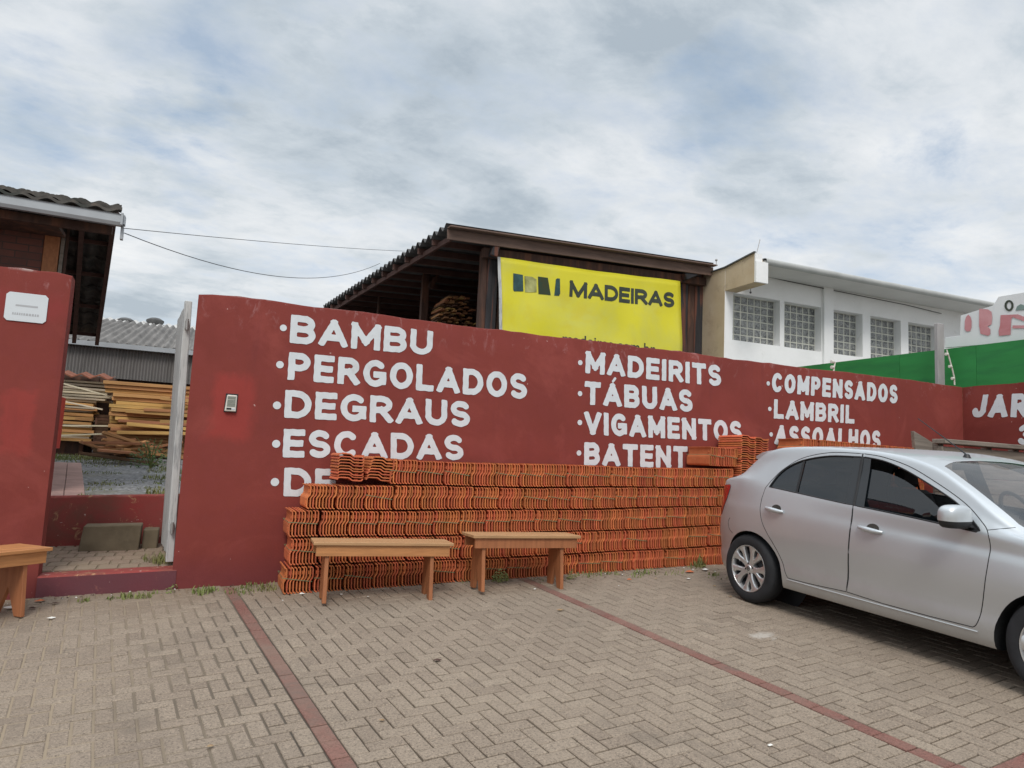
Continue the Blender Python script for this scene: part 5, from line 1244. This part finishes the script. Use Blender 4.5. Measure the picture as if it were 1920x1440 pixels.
def spl(pts, n=6, closed=True):                  # Catmull-Rom through outline points
    out = []; N = len(pts)
    for i in range(N if closed else N-1):
        p0, p1, p2, p3 = (Vector((*pts[(i+k-1) % N], 0)) if closed else Vector((*pts[min(max(i+k-1, 0), N-1)], 0)) for k in range(4))
        for k in range(n):
            t = k/n; q = .5*((2*p1)+(p2-p0)*t+(2*p0-5*p1+4*p2-p3)*t*t+(3*p1-p0-3*p2+p3)*t**3); out.append((q.x, q.y))
    if not closed: out.append(tuple(pts[-1]))
    return out
# outlines measured along the car: x forward from the rear bumper, z up
DLO_R = spl([(.795,1.020),(.846,1.122),(.933,1.205),(1.081,1.272),(1.32,1.318),(1.60,1.328)], 6, False)+[(1.617,1.330),(1.640,1.15),(1.655,1.04),(1.662,.967)]+spl([(1.594,.970),(1.335,.986),(1.072,1.003),(.86,1.017)], 4, False)
DLO_F = spl([(1.630,1.330),(1.80,1.312),(1.966,1.268),(2.12,1.210),(2.31,1.128),(2.446,1.060),(2.575,.962),(2.625,.918)], 6, False)+spl([(2.60,.910),(2.33,.929),(2.06,.946),(1.672,.966)], 5, False)+[(1.664,1.04),(1.650,1.15)]
DOOR_R = spl([(.760,1.012),(.82,1.105),(.90,1.190),(1.055,1.285),(1.315,1.345),(1.618,1.354)], 6, False)+spl([(1.652,1.05),(1.666,.89),(1.664,.60),(1.640,.322)], 5, False)+spl([(1.331,.308),(1.110,.305),(1.06,.32),(1.01,.42),(.93,.545),(.80,.70),(.750,.82),(.744,.92)], 5, False)
DOOR_F = spl([(1.624,1.354),(1.80,1.338),(2.03,1.283),(2.255,1.190),(2.468,1.085),(2.60,.99),(2.672,.914),(2.690,.80),(2.676,.62),(2.640,.42),(2.612,.335),(2.58,.310)], 6, False)+[(2.3,.308),(1.95,.308)]+spl([(1.646,.322),(1.670,.60),(1.672,.89),(1.658,1.05)], 5, False)
TAIL = spl([(.02,.90),(.12,.965),(.22,.985),(.295,.985),(.27,.90),(.225,.80),(.17,.715),(.10,.70),(.02,.72)], 5)
HEAD = spl([(3.02,.845),(3.25,.82),(3.52,.72),(3.66,.62),(3.60,.55),(3.42,.58),(3.2,.69)], 5)
def circ(cx, cz, r_, n=48): return [(cx+r_*math.cos(2*math.pi*k/n), cz+r_*math.sin(2*math.pi*k/n)) for k in range(n)]
ARC_R, ARC_F = circ(.655, .272, .352), circ(3.072, .272, .355)
WSH = spl([(2.12,.0),(2.14,.30),(2.205,.520),(2.22,.548)], 4, False)+[(2.50,.628)]+spl([(2.80,.700),(2.86,.665),(2.95,.42),(3.0,.0)], 4, False)+[(3.0,-.05),(2.12,-.05)]
def inside(p, poly):
    x, y = p; r_ = False; n = len(poly)
    for i in range(n):
        (x1, y1), (x2, y2) = poly[i], poly[(i+1) % n]
        if (y1 > y) != (y2 > y) and x < (x2-x1)*(y-y1)/(y2-y1)+x1: r_ = not r_
    return r_
def cut(poly, ia, ib, ok, closed=True):
    n = len(poly)
    for i in range(n if closed else n-1):
        p, q = poly[i], poly[(i+1) % n]
        if math.hypot(q[0]-p[0], q[1]-p[1]) < 1e-6: continue
        lo = (min(p[0], q[0])-1e-4, min(p[1], q[1])-1e-4); hi = (max(p[0], q[0])+1e-4, max(p[1], q[1])+1e-4)
        fs = []
        for f in bm.faces:
            if not ok(f): continue
            a = [v.co[ia] for v in f.verts]; c = [v.co[ib] for v in f.verts]
            if max(a) >= lo[0] and min(a) <= hi[0] and max(c) >= lo[1] and min(c) <= hi[1]: fs.append(f)
        if not fs: continue
        geom = list({v for f in fs for v in f.verts})+list({e for f in fs for e in f.edges})+fs
        co = [0, 0, 0]; co[ia], co[ib] = p; no = [0, 0, 0]; no[ia], no[ib] = q[1]-p[1], p[0]-q[0]
        bmesh.ops.bisect_plane(bm, geom=geom, plane_co=co, plane_no=no, dist=1e-5)
sideok = lambda f: f.normal.y > .12 and f[row_l] < RAILROW+5
for pl_ in (DOOR_R, DOOR_F, DLO_R, DLO_F, TAIL, HEAD, ARC_R, ARC_F): cut(pl_, 0, 2, sideok if pl_ not in (ARC_R, ARC_F) else (lambda f: f[row_l] < RAILROW-10 and (f.normal.y > .05 or f.calc_center_median().y > .35)))
QX = lambda z, o: 1.072+(1.265-z)*.10+o
for o_ in (-.012, .012): cut([(QX(1.33, o_), 1.33), (QX(1.14, o_), 1.14), (QX(.95, o_), .95)], 0, 2, sideok, False)
cut([(1.548, 1.33), (1.57, 1.33-.022/.115), (1.548+.38*.115, .95)], 0, 2, sideok, False)
cut([(1.700-.02*.16, 1.34), (1.700+.18*.16, 1.14), (1.700+.38*.16, .94)], 0, 2, sideok, False)
cut([(2.455, 1.10), (2.455, .90)], 0, 2, sideok, False)
cut(WSH, 0, 1, lambda f: f.normal.z > .2 and f[row_l] >= RAILROW-1)
parts = {k: [] for k in ('body', 'under', 'door_r', 'door_f', 'dlo_r', 'dlo_f', 'tail', 'head', 'wsh', 'rearw', 'grille', 'gone')}
for f in bm.faces:
    c = f.calc_center_median(); s = (c.x, c.z); so = sideok(f)
    if (inside(s, ARC_R) or inside(s, ARC_F)) and c.y > .36 and c.z < .7: k = 'gone'
    elif f[row_l] < 4: k = 'under'
    elif so and inside(s, DLO_R): k = 'dlo_r'
    elif so and inside(s, DLO_F): k = 'dlo_f'
    elif so and inside(s, TAIL): k = 'tail'
    elif so and inside(s, HEAD): k = 'head'
    elif so and inside(s, DOOR_R): k = 'door_r'
    elif so and inside(s, DOOR_F): k = 'door_f'
    elif f.normal.z > .2 and f[row_l] >= RAILROW-1 and inside((c.x, c.y), WSH): k = 'wsh'
    elif c.x < .27 and 1.02 < c.z < 1.34 and c.y < .55 and f[row_l] >= RAILROW: k = 'rearw'
    elif c.x > 3.6 and .33 < c.z < .50 and c.y < .42: k = 'grille'
    else: k = 'body'
    parts[k].append(f)
for f in bm.faces: f.normal_update()
vn = {v: v.normal.copy() for v in bm.verts}
def take(faces, off=0, mirror=0):
    """copy faces out to vertex/face lists; mirror 0 = right side (car y negative), 1 = left side, 2 = both"""
    vs, fs = [], []
    for sgn in ((-1,) if mirror == 0 else ((1,) if mirror == 1 else (-1, 1))):
        idx = {}
        for f in faces:
            q = []
            for v in f.verts:
                key = v.index if not (mirror == 2 and abs(v.co.y) < 1e-5) else ('c', v.index)
                if key not in idx: p = v.co+vn[v]*off; idx[key] = len(vs); vs.append((p.x, sgn*p.y, p.z))
                q.append(idx[key])
            fs.append(q if sgn > 0 else q[::-1])
    return vs, fs
bm.verts.index_update()
car = thing('silver_hatchback', 'silver five-door hatchback parked in front of the tile stack', 'car')
AZ = .04
fdir = Vector((math.sin(AZ), -math.cos(AZ), 0)); fdir.z = GX*fdir.x+.050*fdir.y; fdir.normalize()
upv = Vector((-.030, -GY+.016, 1)); upv = (upv-fdir*upv.dot(fdir)).normalized(); rgt = fdir.cross(upv)
org = Vector((4.532, 5.167, -.81+1.652)) - fdir*.62 - rgt*.79 - upv*.295
cm = Matrix.Identity(4)
for i, v in enumerate((fdir, -rgt, upv)):
    for k in range(3): cm[k][i] = v[k]
cm.translation = org; car.matrix_world = cm; car.location = org; car.rotation_euler = cm.to_euler()
def paint():
    k = Mat('silver_car_paint'); k.vec = k.coord('Object', (1, 1, 1), False)
    c = k.mix(k.maprange(k.noise(1.5, 5, .6), .3, .7), (.55, .585, .61), (.59, .62, .64))
    sx = k.n('ShaderNodeSeparateXYZ'); k.l(k.vec, sx.inputs[0])
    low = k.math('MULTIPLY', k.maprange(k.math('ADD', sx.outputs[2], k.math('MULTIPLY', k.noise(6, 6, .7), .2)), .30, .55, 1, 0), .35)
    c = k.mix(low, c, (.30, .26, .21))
    k.setv(k.b.inputs['Base Color'], c); k.b.inputs['Metallic'].default_value = .62; k.b.inputs['Roughness'].default_value = .37
    k.b.inputs['Coat Weight'].default_value = .4; k.b.inputs['Coat Roughness'].default_value = .06
    k.bump(k.noise(2.2, 3, .5), .03, .01); return k.m
PAINT = paint()
def glass(name, tint, alpha, coat=.25, rough=.015, ior=1.75):
    k = Mat(name); k.b.inputs['Base Color'].default_value = (*tint, 1); k.b.inputs['Roughness'].default_value = rough; k.b.inputs['Specular IOR Level'].default_value = .65
    k.b.inputs['Alpha'].default_value = alpha; k.b.inputs['Coat Weight'].default_value = coat; k.b.inputs['Coat IOR'].default_value = ior; k.b.inputs['Coat Roughness'].default_value = .015; return k.m
TINT = glass('dark_tinted_glass', (.008, .011, .014), .93); WGLASS = glass('windscreen_glass', (.02, .022, .026), .50, 1.0, .015, 2.3); SGLASS = glass('clear_side_glass', (.02, .02, .02), .16); CLEAR = glass('lamp_lens', (.5, .52, .54), .35)
LAMPIN = M('lamp_reflector', (.55, .56, .57), .25, .1, 20, bump=.1, metal=.6)
def cpart(name, vf, mat, parent=car, smooth=35, solid=0):
    me = bpy.data.meshes.new(name); me.from_pydata(vf[0], [], vf[1]); me.materials.append(mat)
    if smooth:
        b2 = bmesh.new(); b2.from_mesh(me); bmesh.ops.remove_doubles(b2, verts=b2.verts, dist=2e-5); b2.to_mesh(me); b2.free(); smooth_mesh(me, smooth)
    return link(name, me, parent)
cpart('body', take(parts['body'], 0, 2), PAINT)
cpart('underbody', take(parts['under'], 0, 2), UNDER)
cpart('windscreen', take(parts['wsh'], -.002, 2), WGLASS)
cpart('rear_window', take(parts['rearw'], .001, 2), TINT)
cpart('grille', take(parts['grille'], .002, 2), BLACKPL)
def outline(poly, r_, mat_b, off=0, sgn=-1, closed=True, b=None):
    pts = [Vector((x, sgn*(side_y(x, z)+off), z)) for x, z in poly]
    q = [pts[0]]
    for p in pts[1:]:
        if (p-q[-1]).length > .012: q.append(p)
    b.tube(q, r_, 6, True, closed)
GR = [(x, z) for x, z in DLO_F if True]
GF_TOP = spl([(1.70,1.243),(1.86,1.224),(2.02,1.178),(2.18,1.103),(2.33,1.015),(2.44,.932)], 5, False)   # wound-down edge of the front window
for sgn, mi in ((-1, 0), (1, 1)):
    sd_ = 'door'
    dr = cpart('door', take(parts['door_r'], .0, mi), PAINT); df = cpart('door', take(parts['door_f'], .0, mi), PAINT)
    # glass and black trim inside the window openings
    qg, rgl, pt, op = [], [], [], []
    for f in parts['dlo_r']:
        c = f.calc_center_median(); xq = 1.072+(1.265-c.z)*.10; xp = 1.548+(1.33-c.z)*.115
        (pt if c.x > xp else (qg if c.x < xq-.012 else (rgl if c.x > xq+.012 else op))).append(f)
    cpart('window', take(rgl+qg, -.009, mi), TINT if sgn < 0 else SGLASS, dr); cpart('pillar_trim', take(pt, -.003, mi), GLOSSBLK, dr); cpart('window_divider', take(op, -.003, mi), BLACKPL, dr)
    pf, gf, op = [], [], []
    for f in parts['dlo_f']:
        c = f.calc_center_median(); xp = 1.700+(1.32-c.z)*.16
        if c.x < xp: pf.append(f)
        elif c.x > 2.455: op.append(f)
    cpart('pillar_trim', take(pf, -.003, mi), GLOSSBLK, df); cpart('mirror_sail', take(op, -.003, mi), BLACKPL, df)
    b = MB(); n = 30; top = GF_TOP if sgn < 0 else [(x, z-.02) for x, z in DLO_F[:40]]
    vs = []
    for k in range(n+1):                         # the pane itself, lowered part-way on the near side
        x = 1.70+(2.62-1.70)*k/n; zt_ = np.interp(x, [p[0] for p in top], [p[1] for p in top]) if sgn < 0 else np.interp(x, [1.63,1.80,1.966,2.12,2.31,2.446,2.575,2.625], [1.328,1.312,1.268,1.21,1.128,1.06,.962,.918])
        zl_ = .90; zt_ = max(zt_, zl_+.01)
        for j in range(7):
            z = zl_+(zt_-zl_)*j/6; vs.append((x, sgn*(side_y(x, max(z, .96))-.016-(.02 if z < .96 else 0)), z))
    b.add(vs, [(k*7+j, (k+1)*7+j, (k+1)*7+j+1, k*7+j+1) for k in range(n) for j in range(6)])
    b.build('window', TINT if sgn < 0 else SGLASS, df, smooth=True)
    b = MB()
    outline(DLO_R, .0065, None, -.004, sgn, True, b); b.build('window_seal', BLACKPL, dr)
    b = MB(); outline(DLO_F, .0065, None, -.004, sgn, True, b); b.build('window_seal', BLACKPL, df)
    for pl_, own in ((DOOR_R, dr), (DOOR_F, df)):
        b = MB(); outline(pl_, .0034, None, -.0012, sgn, True, b); b.build('door_gap', BLACKPL, own)
    for (xa_, xb_, z_, own) in ((.815, 1.010, .843, dr), (1.742, 1.940, .815, df)):
        b = MB(); xm = (xa_+xb_)/2; n = 12
        pts = [Vector((xa_+(xb_-xa_)*k/n, sgn*(side_y(xm, z_)+.006+.026*math.sin(math.pi*k/n)**.6), z_+.004-.012*k/n)) for k in range(n+1)]
        for p, q in zip(pts, pts[1:]): pass
        b.tube(pts, [.011+.008*math.sin(math.pi*k/n) for k in range(n+1)], 10); b.build('handle', PAINT, own, smooth=True)
        b = MB(); m = 18; cx_ = xm+.015
        b.add([(cx_, sgn*(side_y(cx_, z_+.016)+.0015), z_+.016)]+[(cx_+.052*math.cos(2*math.pi*k/m), sgn*(side_y(cx_+.052*math.cos(2*math.pi*k/m), z_+.010+.032*math.sin(2*math.pi*k/m))+.002), z_+.010+.032*math.sin(2*math.pi*k/m)) for k in range(m)], [(0, 1+k, 1+(k+1) % m) for k in range(m)])
        b.build('handle_cup_shade', UNDER, own, smooth=True)  # flat dark disc: shade of the grip cup put on as colour
    # mirror on the front door
    b = MB(); yb = side_y(2.50, .965)
    def mball(b, c, sx, sy, sz, z0_, z1_):
        n, m_ = 20, 14; vs = []; 
        for i in range(m_+1):
            ph = -math.pi/2+math.pi*i/m_
            for k in range(n):
                t = 2*math.pi*k/n; sg = lambda v: math.copysign(abs(v)**.62, v)
                x, y, z = sx*sg(math.cos(ph))*sg(math.cos(t)), sy*sg(math.cos(ph))*sg(math.sin(t)), sz*sg(math.sin(ph))
                z = min(max(z, z0_), z1_); vs.append((c[0]+x-.25*(y*sgn)*.35, c[1]+y, c[2]+z))
        b.add(vs, [(i*n+k, i*n+(k+1) % n, (i+1)*n+(k+1) % n, (i+1)*n+k) for i in range(m_) for k in range(n)])
    mc = (2.530, sgn*(yb+.125), 1.000)
    mb_ = MB(); mball(mb_, mc, .064, .108, .074, -.026, .074); mir = mb_.build('mirror', PAINT, df, smooth=50)
    mb_ = MB(); mball(mb_, (mc[0], mc[1], mc[2]-.012), .062, .104, .068, -.058, -.0145); mb_.hexa([(2.49, sgn*(yb-.03), .925), (2.60, sgn*(yb-.03), .915), (2.56, sgn*(yb+.10), .955), (2.47, sgn*(yb+.10), .955), (2.47, sgn*(yb-.03), .955), (2.56, sgn*(yb-.03), .945), (2.55, sgn*(yb+.10), .985), (2.47, sgn*(yb+.10), .985)])
    mb_.build('mirror_base', BLACKPL, mir, smooth=50)
    mb_ = MB(); mball(mb_, (mc[0]-.018, mc[1], mc[2]+.004), .046, .086, .056, -.05, .05); mb_.build('mirror_glass', GLOSSBLK, mir, smooth=50)
    tl = cpart('tail_lamp', take(parts['tail'], .004, mi), REDLAMP); hl = cpart('headlight', take(parts['head'], .003, mi), CLEAR); cpart('reflector', take(parts['head'], -.02, mi), LAMPIN, hl)
    for pl_, nm in ((TAIL, 'lamp_gap'),):
        b = MB(); outline([p for p in pl_ if p[0] > .12], .003, None, .001, sgn, False, b); b.build('lamp_gap', BLACKPL, tl)
    # bumper split lines, sill strip
    b = MB(); outline(spl([(.36,.70),(.335,.66),(.36,.60),(.42,.565)], 5, False), .003, None, -.001, sgn, False, b); outline(spl([(2.66,.93),(2.80,.965)], 5, False), .003, None, -.001, sgn, False, b)
    b.build('panel_gap', BLACKPL, car)
    b = MB()
    outline([(1.06+k*.06, .292) for k in range(27)], .006, None, .001, sgn, False, b); b.build('sill_edge', CHROME if False else PAINT, car, smooth=True)
    # wheel-arch liners
    for (cx_, rr) in ((.655, .352), (3.072, .355)):
        b = MB(); n = 36; vs = []
        for k in range(n+1):
            t = -.35+(math.pi+.7)*k/n; x, z = cx_+rr*math.cos(t), .272+rr*math.sin(t); z = max(z, .205)
            vs += [(x, sgn*(side_y(x, z) if .22 < x < 3.6 else .75)-sgn*.001, z), (x, sgn*.50, z)]
        b.add(vs, [(2*k, 2*k+2, 2*k+3, 2*k+1) for k in range(n)])
        vs = [(cx_, sgn*.50, .272)]+[(cx_+rr*math.cos(2*math.pi*k/30), sgn*.50, .272+rr*math.sin(2*math.pi*k/30)) for k in range(30)]
        b.add(vs, [(0, 1+k, 1+(k+1) % 30) for k in range(30)]); b.build('arch_liner', BLACKPL, car)
# wheels
def wheel_parts():
    ty = MB(); ty.lathe([(.200, -.062), (.206, -.082), (.222, -.088), (.250, -.0885), (.272, -.083), (.286, -.070), (.2945, -.055), (.295, 0), (.2945, .055), (.286, .070), (.272, .083), (.25, .0885), (.222, .088), (.20, .08)], 56)
    for g in (-.03, 0, .03): pass
    tyre = ty.mesh('tyre', RUBBER, smooth=45)
    rm = MB(); rm.lathe([(.203, -.078), (.2005, -.084), (.194, -.083), (.190, -.074), (.184, -.055), (.178, .03), (.19, .075)], 56)
    rim = rm.mesh('rim', ALLOY, smooth=35)
    bk = MB(); bk.lathe([(.182, -.05), (.176, .02), (.05, .03), (0, .03)], 40); bk.lathe([(.0, -.012), (.125, -.012), (.13, -.004), (.13, .006)], 40); back = bk.mesh('brake_disc', ALLOYDK, smooth=30)
    sp_ = MB(); NSP = 5
    def loft(path):                              # path of (radius, angle, half-width, outer y, depth): a tapering flat-topped arm
        rings = []
        for (r_, a, hw, yo, dp) in path:
            c, s = math.cos(a), math.sin(a); e = Vector((c, 0, s)); t = Vector((-s, 0, c)); p = e*r_
            rings.append([p-t*hw+Vector((0, yo+dp, 0)), p-t*hw*.98+Vector((0, yo+.006, 0)), p-t*hw*.62+Vector((0, yo, 0)), p+t*hw*.62+Vector((0, yo, 0)), p+t*hw*.98+Vector((0, yo+.006, 0)), p+t*hw+Vector((0, yo+dp, 0))])
        vs = [q for r2 in rings for q in r2]; m = 6
        sp_.add(vs, [(i*m+k, (i+1)*m+k, (i+1)*m+k+1, i*m+k+1) for i in range(len(rings)-1) for k in range(m-1)])
    for k in range(NSP):
        a = 2*math.pi*k/NSP+.22
        loft([(.030, a, .030, -.066, .02), (.06, a+.03, .027, -.070, .03), (.095, a+.11, .023, -.073, .035), (.135, a+.19, .024, -.076, .035), (.170, a+.22, .033, -.079, .03), (.192, a+.22, .056, -.080, .02)])
        loft([(.045, a-.05, .022, -.068, .02), (.075, a-.17, .020, -.070, .03), (.115, a-.31, .019, -.073, .035), (.155, a-.35, .022, -.077, .035), (.192, a-.34, .040, -.080, .02)])
    spokes = sp_.mesh('spokes', ALLOY, smooth=30)
    hb = MB(); hb.lathe([(0, -.078), (.022, -.0775), (.028, -.074), (.030, -.070), (.052, -.066), (.056, -.05), (.056, -.02)], 28); hub = hb.mesh('hub_cap', ALLOY, smooth=35)
    nb_ = MB()
    for k in range(4):
        a = 2*math.pi*k/4+.6; nb_.lathe([(0, -.060), (.0085, -.060), (.0085, -.0685), (.0, -.0685)], 10, (.044*math.cos(a), -.0005, .044*math.sin(a)))
    nb_.lathe([(.012, -.0785), (.016, -.079), (.019, -.0785)], 20); nb_.box(-.019, .019, -.0795, -.0778, -.004, .004)
    nuts = nb_.mesh('wheel_nuts', BLACKPL)
    return tyre, rim, back, spokes, hub, nuts
WP = wheel_parts()
for x in (.62, 3.07):
    for sgn in (-1, 1):
        wh_ = bpy.data.objects.new('wheel', None); COL.objects.link(wh_); wh_.parent = car; wh_.location = (x, sgn*.735, .295); wh_.rotation_euler = (0, 0, 0 if sgn < 0 else math.pi)
        for me in WP:
            o = link(me.name, me, wh_); o.rotation_euler = (0, .35 if x < 1 else 1.1, 0)
# cabin
b = MB(); b.box(.45, 2.75, -.66, .66, .30, .34); b.box(2.45, 2.80, -.68, .68, .34, .86); b.hexa([(2.30, -.66, .80), (2.80, -.66, .84), (2.80, .66, .84), (2.30, .66, .80), (2.36, -.66, .90), (2.80, -.66, .93), (2.80, .66, .93), (2.36, .66, .90)]); b.box(.25, .50, -.60, .60, .34, .92)
b.build('cabin', DARKIN, car)
for yy in (-.36, .36):
    b = MB(); b.hexa([(1.50, yy-.23, .40), (2.02, yy-.23, .42), (2.02, yy+.23, .42), (1.50, yy+.23, .40), (1.50, yy-.25, .54), (2.02, yy-.25, .58), (2.02, yy+.25, .58), (1.50, yy+.25, .54)])
    b.hexa([(1.46, yy-.22, .50), (1.60, yy-.24, .52), (1.60, yy+.24, .52), (1.46, yy+.22, .50), (1.24, yy-.18, 1.04), (1.36, yy-.20, 1.04), (1.36, yy+.20, 1.04), (1.24, yy+.18, 1.04)])
    b.hexa([(1.22, yy-.12, 1.06), (1.32, yy-.12, 1.06), (1.32, yy+.12, 1.06), (1.22, yy+.12, 1.06), (1.20, yy-.11, 1.22), (1.29, yy-.11, 1.22), (1.29, yy+.11, 1.22), (1.20, yy+.11, 1.22)]); b.build('front_seat', DARKIN, car, bevel=.03)
b = MB(); b.box(.70, 1.15, -.62, .62, .40, .58); b.hexa([(.62, -.60, .5), (.76, -.60, .5), (.76, .60, .5), (.62, .60, .5), (.45, -.56, 1.0), (.56, -.56, 1.0), (.56, .56, 1.0), (.45, .56, 1.0)]); b.build('rear_seat', DARKIN, car, bevel=.03)
b = MB(); b.tube([(2.20+.06*math.sin(t)*0-.10*math.sin(t), .36+.18*math.cos(t), .93+.17*math.sin(t)) for t in np.linspace(0, 2*math.pi, 25)[:-1]], .014, 8, False, True); b.tube([(2.2, .36, .93), (2.42, .36, .86)], .02, 8); b.build('steering_wheel', BLACKPL, car)
b = MB(); b.lathe([(.0, 1.30), (.09, 1.30)], 8, (2.02, 0, 0), 'z'); b.box(1.98, 2.02, -.11, .11, 1.26, 1.32); b.build('inner_mirror', BLACKPL, car)
# antenna, wipers, spoiler
def top_z(x, y):
    h = BVH0.ray_cast(Vector((x, abs(y), 3)), Vector((0, 0, -1))); return h[0].z if h[0] else 1.4
b = MB(); za = top_z(2.02, .0); b.lathe([(0, .03), (.016, .026), (.028, .0), (.03, -.004)], 12, (2.02, 0, za), 'z'); b.tube([(2.02, 0, za+.02), (1.92, 0, za+.09), (1.62, 0, za+.29)], [.006, .0045, .003], 6); b.build('antenna', BLACKPL, car)
b = MB()
for (y0_, y1_, s) in ((-.55, -.02, 1), (.0, .52, 1)):
    pts = []
    for k in range(9):
        f = k/8; x, y = 2.90-.10*f-.04*math.sin(f*3), y0_+(y1_-y0_)*f; pts.append((x-.05*(1-abs(y)), y, top_z(x-.05*(1-abs(y)), y)+.012))
    b.tube(pts, .008, 6)
b.build('wiper', BLACKPL, car)
b = MB(); n = 14; vs = []
for k in range(n+1):
    y = -.54+1.08*k/n; x1_ = .56; x0_ = .345+.06*(y/.54)**2; z1_ = top_z(x1_, y)+.004; z0_ = z1_-.045-.01*(y/.54)**2
    vs += [(x1_, y, z1_), ((x0_+x1_)/2, y, z1_-.006), (x0_, y, z0_+.012), (x0_+.004, y, z0_-.012), (x0_+.10, y, z0_-.035)]
b.add(vs, [(k*5+j, (k+1)*5+j, (k+1)*5+j+1, k*5+j+1) for k in range(n) for j in range(4)]+[(0, 1, 2, 3, 4), tuple(n*5+j for j in (4, 3, 2, 1, 0))]); b.build('roof_spoiler', PAINT, car, smooth=40)
b = MB(); b.box(.0, .012, -.20, .20, .78, .88) if False else None
bm.free()
